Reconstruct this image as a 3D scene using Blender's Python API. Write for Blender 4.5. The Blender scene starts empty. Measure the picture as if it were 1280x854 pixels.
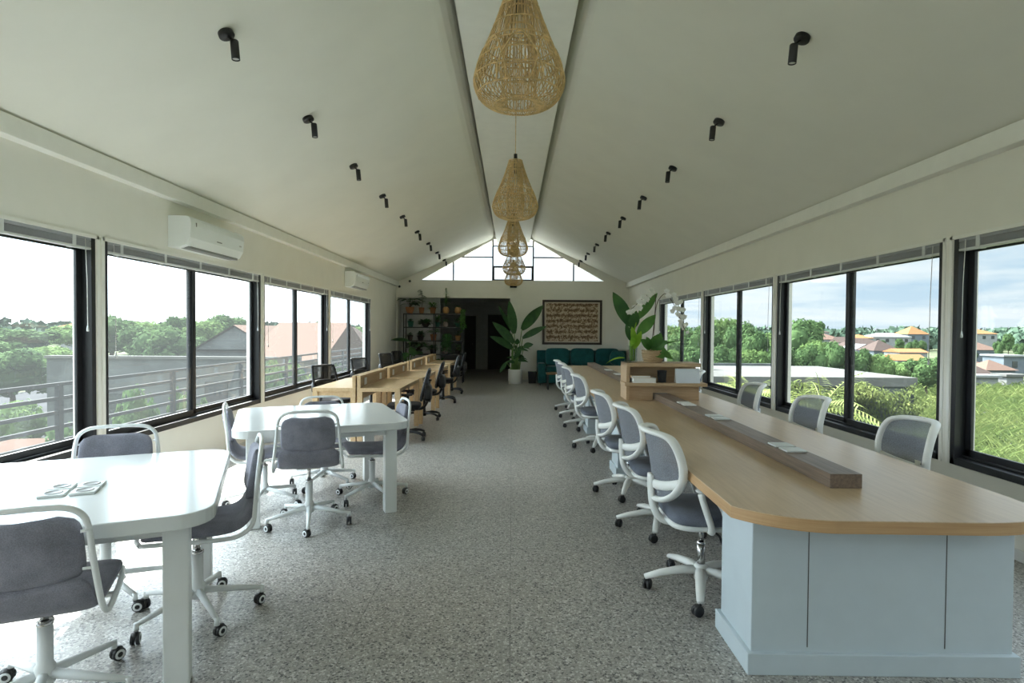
import bpy, math, random
from mathutils import Vector, Matrix
random.seed(7)
R = math.radians
PI = math.pi
SC = bpy.context.scene
COL = SC.collection

# ------------------------------------------------------------------ helpers
def crom(pts, n=6, closed=False):
    P = [Vector(p) for p in pts]
    N = len(P)
    out = []
    segs = N if closed else N - 1
    for i in range(segs):
        if closed:
            p0, p1, p2, p3 = P[(i-1) % N], P[i], P[(i+1) % N], P[(i+2) % N]
        else:
            p1, p2 = P[i], P[i+1]
            p0 = P[i-1] if i else p1*2 - p2
            p3 = P[i+2] if i+2 < N else p2*2 - p1
        for k in range(n):
            t = k/n
            out.append(0.5*((2*p1) + (p2-p0)*t + (2*p0-5*p1+4*p2-p3)*t*t + (3*p1-p0-3*p2+p3)*t**3))
    if not closed:
        out.append(P[-1].copy())
    return out

class MB:
    def __init__(s):
        s.v = []; s.f = []; s.sm = []
    def add(s, vs, fs, smooth=False):
        b = len(s.v)
        s.v += [tuple(p) for p in vs]
        for f in fs:
            s.f.append(tuple(i+b for i in f)); s.sm.append(smooth)
        return s
    def box(s, x0, x1, y0, y1, z0, z1, M=None):
        vs = [Vector((x, y, z)) for z in (z0, z1) for y in (y0, y1) for x in (x0, x1)]
        if M is not None: vs = [M @ p for p in vs]
        return s.add(vs, [(0,2,3,1), (4,5,7,6), (0,1,5,4), (2,6,7,3), (0,4,6,2), (1,3,7,5)])
    def cbox(s, c, size, M=None):
        a = [size[i]/2 for i in range(3)]
        T = Matrix.Translation(c) @ (M if M is not None else Matrix())
        return s.box(-a[0], a[0], -a[1], a[1], -a[2], a[2], T)
    def prism(s, poly, z0, z1, M=None):
        n = len(poly)
        vs = [Vector((p[0], p[1], z)) for z in (z0, z1) for p in poly]
        if M is not None: vs = [M @ p for p in vs]
        fs = [tuple(range(n-1, -1, -1)), tuple(range(n, 2*n))]
        fs += [(i, (i+1) % n, n+(i+1) % n, n+i) for i in range(n)]
        return s.add(vs, fs)
    def lathe(s, prof, n=16, M=None, cap=True, smooth=True):
        vs = []; fs = []
        for r, z in prof:
            for k in range(n):
                a = 2*PI*k/n
                p = Vector((r*math.cos(a), r*math.sin(a), z))
                vs.append(M @ p if M is not None else p)
        m = len(prof)
        for i in range(m-1):
            for k in range(n):
                k2 = (k+1) % n
                fs.append((i*n+k, i*n+k2, (i+1)*n+k2, (i+1)*n+k))
        s.add(vs, fs, smooth)
        if cap:
            b = len(s.v) - m*n
            if prof[0][0] > 1e-5: s.f.append(tuple(b+k for k in range(n-1, -1, -1))); s.sm.append(False)
            if prof[-1][0] > 1e-5: s.f.append(tuple(b+(m-1)*n+k for k in range(n))); s.sm.append(False)
        return s
    def tube(s, pts, r, n=8, closed=False, flat=1.0, up=None):
        P = [Vector(p) for p in pts]; N = len(P)
        rr = r if isinstance(r, (list, tuple)) else [r]*N
        vs = []; fs = []
        prev = None
        for i, p in enumerate(P):
            a = P[i-1] if (i or closed) else p
            b = P[(i+1) % N] if (i+1 < N or closed) else p
            t = (b-a)
            t = t.normalized() if t.length > 1e-9 else Vector((0, 0, 1))
            if up is not None:
                side = t.cross(Vector(up))
                if side.length < 1e-4: side = t.orthogonal()
                side.normalize()
            elif prev is None:
                side = t.orthogonal().normalized()
            else:
                side = prev - t*prev.dot(t)
                side = side.normalized() if side.length > 1e-6 else t.orthogonal().normalized()
            prev = side
            w = side.cross(t)
            for k in range(n):
                q = 2*PI*k/n
                vs.append(p + side*(rr[i]*math.cos(q)) + w*(rr[i]*flat*math.sin(q)))
        for i in range(N if closed else N-1):
            j = (i+1) % N
            for k in range(n):
                k2 = (k+1) % n
                fs.append((i*n+k, i*n+k2, j*n+k2, j*n+k))
        if not closed:
            fs.append(tuple(range(n-1, -1, -1))); fs.append(tuple((N-1)*n+k for k in range(n)))
        return s.add(vs, fs, True)
    def cyl(s, a, b, r, n=12, r2=None):
        return s.tube([a, b], [r, r if r2 is None else r2], n)
    def grid(s, fn, nu, nv, smooth=True):
        vs = [fn(i/nu, j/nv) for j in range(nv+1) for i in range(nu+1)]
        fs = [(j*(nu+1)+i, j*(nu+1)+i+1, (j+1)*(nu+1)+i+1, (j+1)*(nu+1)+i) for j in range(nv) for i in range(nu)]
        return s.add(vs, fs, smooth)
    def loft(s, secs, smooth=True, cap=True):
        n = len(secs[0]); vs = [p for c in secs for p in c]; fs = []
        for i in range(len(secs)-1):
            for k in range(n):
                k2 = (k+1) % n
                fs.append((i*n+k, i*n+k2, (i+1)*n+k2, (i+1)*n+k))
        if cap:
            fs.append(tuple(range(n-1, -1, -1))); fs.append(tuple((len(secs)-1)*n+k for k in range(n)))
        return s.add(vs, fs, smooth)
    def pillow(s, c, size, e=0.35, e2=0.5, nu=28, nv=12, M=None):
        """superellipsoid: size = full widths; e rounds the plan outline, e2 the edge"""
        def sp(w, m): return math.copysign(abs(w)**m, w)
        T = Matrix.Translation(c) @ (M if M is not None else Matrix())
        vs = []; fs = []
        for j in range(nv+1):
            b = -PI/2 + PI*j/nv
            for i in range(nu):
                a = 2*PI*i/nu
                cb = sp(math.cos(b), e2)
                vs.append(T @ Vector((size[0]/2*cb*sp(math.cos(a), e), size[1]/2*cb*sp(math.sin(a), e), size[2]/2*sp(math.sin(b), e2))))
        for j in range(nv):
            for i in range(nu):
                i2 = (i+1) % nu
                fs.append((j*nu+i, j*nu+i2, (j+1)*nu+i2, (j+1)*nu+i))
        return s.add(vs, fs, True)
    def leaf(s, base, d, length, width, bend=0.4, up=(0, 0, 1), n=6, tip=1.6, fold=0.15, twist=0.0):
        base = Vector(base); d = Vector(d).normalized(); up = Vector(up)
        side = d.cross(up)
        if side.length < 1e-3: side = Vector((1, 0, 0))
        side.normalize()
        nrm = side.cross(d).normalized()
        if twist:
            Mr = Matrix.Rotation(twist, 3, d); side = Mr @ side; nrm = Mr @ nrm
        vs = []; fs = []
        p = base.copy(); cur = d.copy()
        for i in range(n+1):
            t = i/n
            w = width/2*max(0.02, math.sin(PI*min(1, (t*0.94+0.06)**(1/tip*1.15)))**0.8)
            q = nrm*fold*w
            vs += [p - side*w + q, p.copy(), p + side*w + q]
            cur = (cur + Vector((0, 0, -bend/n))).normalized()
            p = p + cur*(length/n)
        for i in range(n):
            a = i*3
            fs += [(a, a+1, a+4, a+3), (a+1, a+2, a+5, a+4)]
        return s.add(vs, fs, True)
    def build(s, name, mat, parent=None, bevel=0, seg=2):
        me = bpy.data.meshes.new(name)
        me.from_pydata(s.v, [], s.f)
        me.polygons.foreach_set('use_smooth', s.sm)
        me.materials.append(mat)
        me.update()
        o = bpy.data.objects.new(name, me)
        COL.objects.link(o)
        if parent is not None: o.parent = parent
        if bevel:
            m = o.modifiers.new('Bevel', 'BEVEL'); m.width = bevel; m.segments = seg
            m.limit_method = 'ANGLE'; m.angle_limit = R(40)
        return o

def tag(o, label=None, cat=None, group=None, kind=None):
    if label: o['label'] = label
    if cat: o['category'] = cat
    if group: o['group'] = group
    if kind: o['kind'] = kind
    return o
def thing(name, label, cat, loc=(0, 0, 0), rz=0, group=None):
    o = bpy.data.objects.new(name, None); COL.objects.link(o)
    o.empty_display_size = 0.1
    o.location = loc; o.rotation_euler = (0, 0, rz)
    return tag(o, label, cat, group)
def struct(name, parent=None):
    o = bpy.data.objects.new(name, None); COL.objects.link(o); o['kind'] = 'structure'
    return o
def kids(o): return [c for c in bpy.data.objects if c.parent == o]
TREE = {}
def dup(root, loc, rz, label, group=None, scale=None):
    if root.name not in TREE:
        TREE[root.name] = [(c, kids(c)) for c in kids(root)]
    r = root.copy(); COL.objects.link(r)
    r.location = loc; r.rotation_euler = (0, 0, rz); r['label'] = label
    if group: r['group'] = group
    if scale: r.scale = scale
    for c, gs in TREE[root.name]:
        c2 = c.copy(); COL.objects.link(c2); c2.parent = r
        for g in gs:
            g2 = g.copy(); COL.objects.link(g2); g2.parent = c2
    return r
class Placer:
    """first call moves the prototype, later calls copy it with its parts"""
    def __init__(s, proto): s.p = proto; s.used = False
    def put(s, loc, rz, label, group=None, scale=None):
        if not s.used:
            s.used = True
            TREE[s.p.name] = [(c, kids(c)) for c in kids(s.p)]
            s.p.location = loc; s.p.rotation_euler = (0, 0, rz); s.p['label'] = label
            if group: s.p['group'] = group
            if scale: s.p.scale = scale
            return s.p
        return dup(s.p, loc, rz, label, group, scale)

def rrect(w, d, r, n=6, cx=0, cy=0):
    out = []
    for sx, sy, a0 in ((1, 1, 0), (-1, 1, 90), (-1, -1, 180), (1, -1, 270)):
        for k in range(n+1):
            a = R(a0 + 90*k/n)
            out.append((cx + sx*(w/2-r) + r*math.cos(a), cy + sy*(d/2-r) + r*math.sin(a)))
    return out

# ------------------------------------------------------------------ materials
def new_mat(name):
    m = bpy.data.materials.new(name); m.use_nodes = True
    nt = m.node_tree; b = nt.nodes['Principled BSDF']
    return m, nt, b
def ramp(nt, stops):
    r = nt.nodes.new('ShaderNodeValToRGB')
    e = r.color_ramp.elements
    while len(e) < len(stops): e.new(0.5)
    for i, (p, c) in enumerate(stops):
        e[i].position = p; e[i].color = (c[0], c[1], c[2], 1)
    return r
def coords(nt, scale=(1, 1, 1), kind='Object'):
    tc = nt.nodes.new('ShaderNodeTexCoord'); mp = nt.nodes.new('ShaderNodeMapping')
    mp.inputs['Scale'].default_value = scale
    nt.links.new(tc.outputs[kind], mp.inputs['Vector'])
    return mp.outputs['Vector']
def noise(nt, vec, scale, detail=3, rough=0.55):
    n = nt.nodes.new('ShaderNodeTexNoise'); n.inputs['Scale'].default_value = scale
    n.inputs['Detail'].default_value = detail; n.inputs['Roughness'].default_value = rough
    nt.links.new(vec, n.inputs['Vector'])
    return n
def bump(nt, b, h, strength=0.1, dist=0.01):
    bp = nt.nodes.new('ShaderNodeBump'); bp.inputs['Strength'].default_value = strength
    bp.inputs['Distance'].default_value = dist
    nt.links.new(h, bp.inputs['Height']); nt.links.new(bp.outputs['Normal'], b.inputs['Normal'])
def plain(name, c, rough=0.5, metal=0.0, var=0.06, nscale=8, bs=0.0, spec=0.5):
    m, nt, b = new_mat(name)
    n = noise(nt, coords(nt), nscale)
    r = ramp(nt, [(0.3, [x*(1-var) for x in c]), (0.7, [min(1, x*(1+var)) for x in c])])
    nt.links.new(n.outputs['Fac'], r.inputs['Fac']); nt.links.new(r.outputs['Color'], b.inputs['Base Color'])
    b.inputs['Roughness'].default_value = rough; b.inputs['Metallic'].default_value = metal
    b.inputs['Specular IOR Level'].default_value = spec
    if bs: bump(nt, b, n.outputs['Fac'], bs)
    return m
def wood(name, c1, c2, scale=(1, 14, 14), rough=0.35, ns=3.0):
    m, nt, b = new_mat(name)
    v = coords(nt, scale)
    n = noise(nt, v, ns, 5, 0.6)
    r = ramp(nt, [(0.32, c1), (0.68, c2)])
    nt.links.new(n.outputs['Fac'], r.inputs['Fac']); nt.links.new(r.outputs['Color'], b.inputs['Base Color'])
    b.inputs['Roughness'].default_value = rough
    bump(nt, b, n.outputs['Fac'], 0.04)
    return m
def fabric(name, c, sc=260):
    m, nt, b = new_mat(name)
    v = coords(nt)
    n = noise(nt, v, sc, 2); n2 = noise(nt, v, 9, 2)
    mx = nt.nodes.new('ShaderNodeMath'); mx.operation = 'ADD'
    nt.links.new(n.outputs['Fac'], mx.inputs[0]); nt.links.new(n2.outputs['Fac'], mx.inputs[1])
    ms = nt.nodes.new('ShaderNodeMath'); ms.operation = 'MULTIPLY'; ms.inputs[1].default_value = 0.5
    nt.links.new(mx.outputs[0], ms.inputs[0])
    r = ramp(nt, [(0.35, [x*0.7 for x in c]), (0.65, [x*1.3 for x in c])])
    nt.links.new(ms.outputs[0], r.inputs['Fac']); nt.links.new(r.outputs['Color'], b.inputs['Base Color'])
    b.inputs['Roughness'].default_value = 0.9; b.inputs['Specular IOR Level'].default_value = 0.2
    b.inputs['Sheen Weight'].default_value = 0.2
    bump(nt, b, n.outputs['Fac'], 0.15, 0.002)
    return m
def mesh_fabric(name, c, alpha):
    m, nt, b = new_mat(name)
    n = noise(nt, coords(nt), 180, 1)
    r = ramp(nt, [(0.35, [x*0.8 for x in c]), (0.65, [x*1.2 for x in c])])
    nt.links.new(n.outputs['Fac'], r.inputs['Fac']); nt.links.new(r.outputs['Color'], b.inputs['Base Color'])
    b.inputs['Roughness'].default_value = 0.7
    tr = nt.nodes.new('ShaderNodeBsdfTransparent'); mx = nt.nodes.new('ShaderNodeMixShader')
    mx.inputs['Fac'].default_value = alpha
    nt.links.new(tr.outputs[0], mx.inputs[1]); nt.links.new(b.outputs[0], mx.inputs[2])
    nt.links.new(mx.outputs[0], nt.nodes['Material Output'].inputs['Surface'])
    return m
def leafy(name, c1, c2, ns=3.0, trans=0.35, rough=0.45):
    m, nt, b = new_mat(name)
    n = noise(nt, coords(nt), ns, 3)
    r = ramp(nt, [(0.3, c1), (0.7, c2)])
    nt.links.new(n.outputs['Fac'], r.inputs['Fac']); nt.links.new(r.outputs['Color'], b.inputs['Base Color'])
    b.inputs['Roughness'].default_value = rough; b.inputs['Specular IOR Level'].default_value = 0.35
    tl = nt.nodes.new('ShaderNodeBsdfTranslucent'); nt.links.new(r.outputs['Color'], tl.inputs['Color'])
    mx = nt.nodes.new('ShaderNodeMixShader'); mx.inputs['Fac'].default_value = trans
    nt.links.new(b.outputs[0], mx.inputs[1]); nt.links.new(tl.outputs[0], mx.inputs[2])
    nt.links.new(mx.outputs[0], nt.nodes['Material Output'].inputs['Surface'])
    return m
def glass_pane(name, tint=(0.95, 0.97, 0.97), haze_veil=0.0):
    m, nt, b = new_mat(name); nt.nodes.remove(b)
    tr = nt.nodes.new('ShaderNodeBsdfTransparent'); tr.inputs['Color'].default_value = (*tint, 1)
    gl = nt.nodes.new('ShaderNodeBsdfGlossy'); gl.inputs['Roughness'].default_value = 0.0
    lw = nt.nodes.new('ShaderNodeLayerWeight')
    pw = nt.nodes.new('ShaderNodeMath'); pw.operation = 'POWER'; pw.inputs[1].default_value = 5.0
    nt.links.new(lw.outputs['Facing'], pw.inputs[0])
    mr = nt.nodes.new('ShaderNodeMapRange'); mr.inputs['To Min'].default_value = 0.018; mr.inputs['To Max'].default_value = 0.45
    nt.links.new(pw.outputs[0], mr.inputs['Value'])
    mx = nt.nodes.new('ShaderNodeMixShader')
    nt.links.new(mr.outputs['Result'], mx.inputs['Fac'])
    nt.links.new(tr.outputs[0], mx.inputs[1]); nt.links.new(gl.outputs[0], mx.inputs[2])
    out = mx
    if haze_veil:
        tl = nt.nodes.new('ShaderNodeBsdfTranslucent'); tl.inputs['Color'].default_value = (0.9, 0.95, 0.95, 1)
        df = nt.nodes.new('ShaderNodeMixShader'); df.inputs['Fac'].default_value = haze_veil  # pale veil mixed into the glass to imitate hazy, low-contrast air outside
        nt.links.new(mx.outputs[0], df.inputs[1]); nt.links.new(tl.outputs[0], df.inputs[2]); out = df
    nt.links.new(out.outputs[0], nt.nodes['Material Output'].inputs['Surface'])
    return m

M = {}
M['wall'] = plain('wall_paint', (0.81, 0.79, 0.725), 0.85, var=0.02, nscale=3, bs=0.02, spec=0.2)
M['ceil'] = plain('ceiling_paint', (0.79, 0.78, 0.71), 0.85, var=0.02, nscale=2, bs=0.02, spec=0.2)
M['trim'] = plain('trim_paint', (0.84, 0.83, 0.78), 0.7, var=0.02, spec=0.3)
M['hallwall'] = plain('hall_paint', (0.68, 0.68, 0.66), 0.85, var=0.05, spec=0.2)
M['dark'] = plain('dark_door', (0.012, 0.011, 0.010), 0.5)
M['alu'] = plain('black_aluminium', (0.016, 0.017, 0.020), 0.38, 0.0, var=0.1)
M['glass'] = glass_pane('window_glass', haze_veil=0.013)
M['white'] = plain('white_lacquer', (0.72, 0.75, 0.75), 0.16, var=0.01)
M['whiteleg'] = plain('white_leg_paint', (0.78, 0.81, 0.81), 0.35, var=0.02)
M['whitemetal'] = plain('white_powder_coat', (0.78, 0.81, 0.81), 0.35, var=0.02)
M['whiteplastic'] = plain('white_plastic', (0.80, 0.81, 0.79), 0.38, var=0.02)
M['chrome'] = plain('chrome', (0.6, 0.6, 0.6), 0.18, 1.0, var=0.03)
M['greyfab'] = fabric('grey_upholstery', (0.22, 0.22, 0.265))
M['bluefab'] = fabric('slate_seat_cloth', (0.13, 0.145, 0.185))
M['bluemesh'] = mesh_fabric('slate_mesh', (0.20, 0.215, 0.25), 0.82)
M['blackmesh'] = mesh_fabric('black_mesh', (0.013, 0.013, 0.016), 0.84)
M['black'] = plain('black_plastic', (0.014, 0.014, 0.016), 0.45, var=0.1)
M['blackfab'] = fabric('black_cloth', (0.018, 0.018, 0.022))
M['rubber'] = plain('dark_caster_rubber', (0.02, 0.02, 0.022), 0.5, var=0.1)
M['oak'] = wood('oak_worktop', (0.48, 0.34, 0.20), (0.58, 0.43, 0.27), (16, 0.9, 16), 0.33)
M['oak'].node_tree.nodes['Principled BSDF'].inputs['Specular IOR Level'].default_value = 0.9
M['oakx'] = wood('oak_shelving', (0.46, 0.32, 0.19), (0.55, 0.40, 0.25), (1.5, 14, 20), 0.45)
M['oakedge'] = wood('oak_edge_band', (0.44, 0.26, 0.12), (0.54, 0.35, 0.18), (1, 1, 40), 0.45)
M['desk'] = wood('pale_oak_desk', (0.52, 0.36, 0.19), (0.62, 0.45, 0.26), (12, 1.0, 12), 0.4)
M['desk_dark'] = wood('tan_screen_panel', (0.40, 0.26, 0.13), (0.48, 0.33, 0.18), (12, 1.0, 12), 0.5)
M['walnut'] = wood('dark_wood_rail', (0.13, 0.095, 0.07), (0.24, 0.18, 0.14), (22, 1.0, 22), 0.42)
M['pedestal'] = plain('pale_blue_grey_paint', (0.53, 0.605, 0.65), 0.55, var=0.02)
M['groove'] = plain('panel_joint', (0.10, 0.10, 0.10), 0.7)
M['plate'] = plain('socket_plate_plastic', (0.66, 0.69, 0.68), 0.4, var=0.02)
M['platew'] = plain('white_socket_plastic', (0.85, 0.86, 0.85), 0.4, var=0.02)
M['socket'] = plain('socket_recess', (0.30, 0.31, 0.31), 0.5)
M['rattan'] = plain('rattan', (0.70, 0.50, 0.24), 0.6, var=0.25, nscale=30)
M['bulb'] = plain('bulb_glass', (0.75, 0.72, 0.62), 0.2)
M['lens'] = plain('spot_lens', (0.65, 0.65, 0.62), 0.2)
M['acwhite'] = plain('ac_white_plastic', (0.80, 0.83, 0.81), 0.3, var=0.01)
M['acgrey'] = plain('ac_vent_grey', (0.22, 0.22, 0.21), 0.5)
M['slat'] = plain('blind_slat_grey', (0.33, 0.34, 0.36), 0.45, var=0.04)
M['blindrail'] = plain('blind_rail_white', (0.66, 0.68, 0.68), 0.4, var=0.02)
M['cord'] = plain('blind_cord_white', (0.75, 0.75, 0.72), 0.7)
M['teal'] = fabric('teal_sofa_cloth', (0.010, 0.085, 0.088), 120)
M['terracotta'] = plain('terracotta', (0.33, 0.14, 0.06), 0.8, var=0.2)
M['ochre'] = plain('ochre_clay', (0.46, 0.25, 0.10), 0.8, var=0.15)
M['pinkpot'] = plain('pink_grey_clay', (0.36, 0.27, 0.23), 0.8, var=0.1)
M['greenpot'] = plain('green_glazed_clay', (0.04, 0.16, 0.11), 0.4, var=0.1)
M['darkpot'] = plain('dark_clay', (0.05, 0.035, 0.03), 0.8, var=0.2)
M['whitepot'] = plain('white_ceramic', (0.74, 0.74, 0.71), 0.4, var=0.02)
M['soil'] = plain('soil', (0.03, 0.02, 0.012), 0.95, var=0.3, nscale=40, bs=0.3)
M['leaf'] = leafy('dark_leaf', (0.03, 0.09, 0.03), (0.065, 0.16, 0.045), 6, 0.25)
M['leaf2'] = leafy('mid_leaf', (0.06, 0.17, 0.04), (0.13, 0.29, 0.07), 6, 0.35)
M['leaf3'] = leafy('bright_leaf', (0.22, 0.45, 0.04), (0.42, 0.64, 0.08), 5, 0.5)
M['stem'] = plain('green_stem', (0.14, 0.26, 0.06), 0.5, var=0.2)
M['twig'] = plain('brown_stem', (0.08, 0.055, 0.03), 0.7, var=0.2)
M['petal'] = leafy('white_petal', (0.80, 0.80, 0.77), (0.90, 0.90, 0.88), 10, 0.12)
M['basket'] = wood('woven_basket', (0.33, 0.22, 0.12), (0.60, 0.45, 0.27), (3, 3, 60), 0.8, 6)
M['vase'] = glass_pane('vase_glass', (0.86, 0.90, 0.88))
M['framewood'] = wood('dark_picture_frame', (0.022, 0.013, 0.009), (0.05, 0.03, 0.02), (10, 10, 10), 0.4)
M['paper'] = plain('white_paper', (0.80, 0.80, 0.78), 0.8, var=0.02)
M['booktan'] = plain('tan_book_cover', (0.52, 0.38, 0.23), 0.7)
M['tablet'] = plain('pale_blue_card', (0.66, 0.72, 0.80), 0.6, var=0.02)
M['steel'] = plain('dark_shelf_steel', (0.015, 0.014, 0.014), 0.45, var=0.1)
M['logo'] = plain('green_tag', (0.02, 0.34, 0.20), 0.4)

def terrazzo():
    m, nt, b = new_mat('grey_terrazzo_floor')
    v = coords(nt)
    vo = nt.nodes.new('ShaderNodeTexVoronoi'); vo.inputs['Scale'].default_value = 105
    nt.links.new(v, vo.inputs['Vector'])
    rgb = nt.nodes.new('ShaderNodeSeparateColor'); nt.links.new(vo.outputs['Color'], rgb.inputs['Color'])
    r = ramp(nt, [(0.0, (0.09, 0.088, 0.085)), (0.09, (0.12, 0.118, 0.114)), (0.17, (0.30, 0.287, 0.265)), (0.72, (0.365, 0.35, 0.32)), (1.0, (0.62, 0.61, 0.58))])
    nt.links.new(rgb.outputs['Red'], r.inputs['Fac'])
    vo2 = nt.nodes.new('ShaderNodeTexVoronoi'); vo2.inputs['Scale'].default_value = 260
    nt.links.new(v, vo2.inputs['Vector'])
    rgb2 = nt.nodes.new('ShaderNodeSeparateColor'); nt.links.new(vo2.outputs['Color'], rgb2.inputs['Color'])
    r2 = ramp(nt, [(0.0, (0.55, 0.55, 0.55)), (0.2, (0.95, 0.95, 0.95)), (1.0, (1.1, 1.1, 1.1))])
    nt.links.new(rgb2.outputs['Green'], r2.inputs['Fac'])
    big = noise(nt, v, 0.8, 4)
    rb = ramp(nt, [(0.3, (0.88, 0.88, 0.88)), (0.7, (1.08, 1.08, 1.08))])
    nt.links.new(big.outputs['Fac'], rb.inputs['Fac'])
    def mul(a, c):
        x = nt.nodes.new('ShaderNodeMix'); x.data_type = 'RGBA'; x.blend_type = 'MULTIPLY'
        x.inputs['Factor'].default_value = 1
        nt.links.new(a, x.inputs['A']); nt.links.new(c, x.inputs['B'])
        return x.outputs['Result']
    col = mul(mul(r.outputs['Color'], r2.outputs['Color']), rb.outputs['Color'])
    br = nt.nodes.new('ShaderNodeTexBrick')
    br.offset = 0.0
    br.inputs['Scale'].default_value = 1.0; br.inputs['Brick Width'].default_value = 0.8
    br.inputs['Row Height'].default_value = 0.8; br.inputs['Mortar Size'].default_value = 0.0025
    br.inputs['Color1'].default_value = (1, 1, 1, 1); br.inputs['Color2'].default_value = (0.95, 0.95, 0.95, 1)
    br.inputs['Mortar'].default_value = (0.62, 0.62, 0.62, 1)
    nt.links.new(v, br.inputs['Vector'])
    nt.links.new(mul(col, br.outputs['Color']), b.inputs['Base Color'])
    rr = nt.nodes.new('ShaderNodeMapRange'); rr.inputs['To Min'].default_value = 0.3; rr.inputs['To Max'].default_value = 0.42
    nt.links.new(big.outputs['Fac'], rr.inputs['Value']); nt.links.new(rr.outputs['Result'], b.inputs['Roughness'])
    return m
M['floor'] = terrazzo()
# ------------------------------------------------------------------ the room (X right, Y away from the camera, Z up)
W = 3.47; YB = 17.0; YF = -2.6; WT = 0.2
SILL, HEAD = 0.52, 2.29
LWIN = [(-1.35, 1.62), (1.72, 4.75), (4.85, 7.86), (7.96, 10.76), (10.87, 13.96)]
RWIN = [(-1.55, 1.37), (1.47, 4.49), (4.60, 7.47), (7.58, 10.34), (10.45, 13.45)]
CZ = 2.955; SL = 0.459
def roof_z(x): return CZ + SL*(W-abs(x))

o = MB().box(-W-WT, W+WT, YF-WT, 23.4, -0.15, 0).build('floor', M['floor']); tag(o, kind='structure')

def side_wall(name, s, wins):
    m = MB()
    a, b = (s*W, s*(W+WT)); x0, x1 = min(a, b), max(a, b)
    m.box(x0, x1, YF-WT, YB+WT, 0, SILL)
    m.box(x0, x1, YF-WT, YB+WT, HEAD, CZ+0.1)
    ys = [YF-WT] + [y for w in wins for y in w] + [YB+WT]
    for i in range(0, len(ys), 2):
        m.box(x0, x1, ys[i], ys[i+1], SILL, HEAD)
    o = m.build(name, M['wall']); tag(o, kind='structure')
side_wall('wall_left', -1, LWIN)
side_wall('wall_right', 1, RWIN)

# back wall with the hall opening, gable window above
OX0, OX1, OZ = -3.42, -0.06, 2.505
GZ = 3.035
m = MB()
m.box(-W-WT, OX0, YB, YB+WT, 0, OZ)
m.box(OX1, W+WT, YB, YB+WT, 0, OZ)
m.box(-W-WT, W+WT, YB, YB+WT, OZ, GZ)
for s in (-1, 1):
    # sloping plaster band between the ceiling and the glass
    poly = [(s*W*1.05, GZ), (s*2.74, GZ), (s*0.50, 4.30), (s*0.50, 4.60), (s*W*1.05, roof_z(W*1.05)+0.1)]
    if s > 0: poly = poly[::-1]
    Mx = Matrix(((1, 0, 0, 0), (0, 0, -1, YB+0.15), (0, 1, 0, 0), (0, 0, 0, 1)))
    m.prism(poly, 0, 0.12, Mx)
m.box(-0.6, 0.6, YB+0.03, YB+0.15, 4.27, 4.62)
o = m.build('wall_back', M['wall']); tag(o, kind='structure')

# front wall behind the camera: glazed like the gable end
m = MB()
m.box(-W-WT, -0.9, YF-WT, YF, 0, 2.6); m.box(0.9, W+WT, YF-WT, YF, 0, 2.6)
m.box(-W-WT, W+WT, YF-WT, YF, 2.6, 3.035)
for s in (-1, 1):
    poly = [(s*W*1.05, 3.0), (s*2.74, 3.0), (s*0.5, 4.30), (s*0.5, 4.6), (s*W*1.05, roof_z(W*1.05)+0.1)]
    if s > 0: poly = poly[::-1]
    Mx = Matrix(((1, 0, 0, 0), (0, 0, -1, YF), (0, 1, 0, 0), (0, 0, 0, 1)))
    m.prism(poly, 0, 0.12, Mx)
m.box(-0.6, 0.6, YF-0.12, YF, 4.27, 4.62)
o = m.build('wall_front', M['wall']); tag(o, kind='structure')

for s, nm in ((-1, 'ceiling_left'), (1, 'ceiling_right')):
    m = MB()
    rz0 = roof_z
    pr = [(s*(W+WT), rz0(W+WT)), (s*0.68, rz0(0.68)), (s*0.625, rz0(0.625)+0.012), (s*0.585, rz0(0.585)+0.05), (s*0.562, rz0(0.562)+0.12), (s*0.555, rz0(0.555)+0.26), (0, 4.62), (0, 4.80), (s*0.7, rz0(0.7)+0.36), (s*(W+WT), rz0(W+WT)+0.15)]
    if s < 0: pr = pr[::-1]
    Mx = Matrix(((1, 0, 0, 0), (0, 0, -1, YB+WT+1.2), (0, 1, 0, 0), (0, 0, 0, 1)))
    m.prism(pr, 0, YB+WT+1.2-(YF-WT), Mx)  # slab runs past the back gable: overhang added to keep the sun out
    o = m.build(nm, M['ceil']); tag(o, kind='structure')
o = MB().box(-0.475, 0.51, YF, YB+0.02, 4.165, 4.45).build('trim_1', M['trim'], bevel=0.004); tag(o, kind='structure')
for i, s in enumerate((-1, 1)):
    a, b = s*(W-0.095), s*(W+0.01)
    o = MB().box(min(a, b), max(a, b), YF, YB, 2.835, 2.975).build('trim_%d' % (i+2), M['trim'], bevel=0.004); tag(o, kind='structure')
# pale reveal strips over each window head
for i, (s, wins) in enumerate(((-1, LWIN), (1, RWIN))):
    m = MB()
    for (y0, y1) in wins:
        a, b = s*(W-0.008), s*(W+0.02)
        m.box(min(a, b), max(a, b), y0-0.03, y1+0.03, HEAD-0.004, HEAD+0.022)
        for yy in (y0-0.035, y1+0.005):
            m.box(min(a, b), max(a, b), yy, yy+0.03, SILL, HEAD+0.022)
    o = m.build('trim_%d' % (i+4), M['trim']); tag(o, kind='structure')
# skirting
for nm, s in (('baseboard_left', -1), ('baseboard_right', 1)):
    a, b = s*(W-0.012), s*W
    o = MB().box(min(a, b), max(a, b), YF, YB, 0, 0.08).build(nm, M['hallwall'], bevel=0.003); tag(o, kind='structure')
o = MB().box(OX1, W-0.012, YB-0.012, YB, 0, 0.08).build('baseboard_back', M['hallwall'], bevel=0.003); tag(o, kind='structure')

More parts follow.
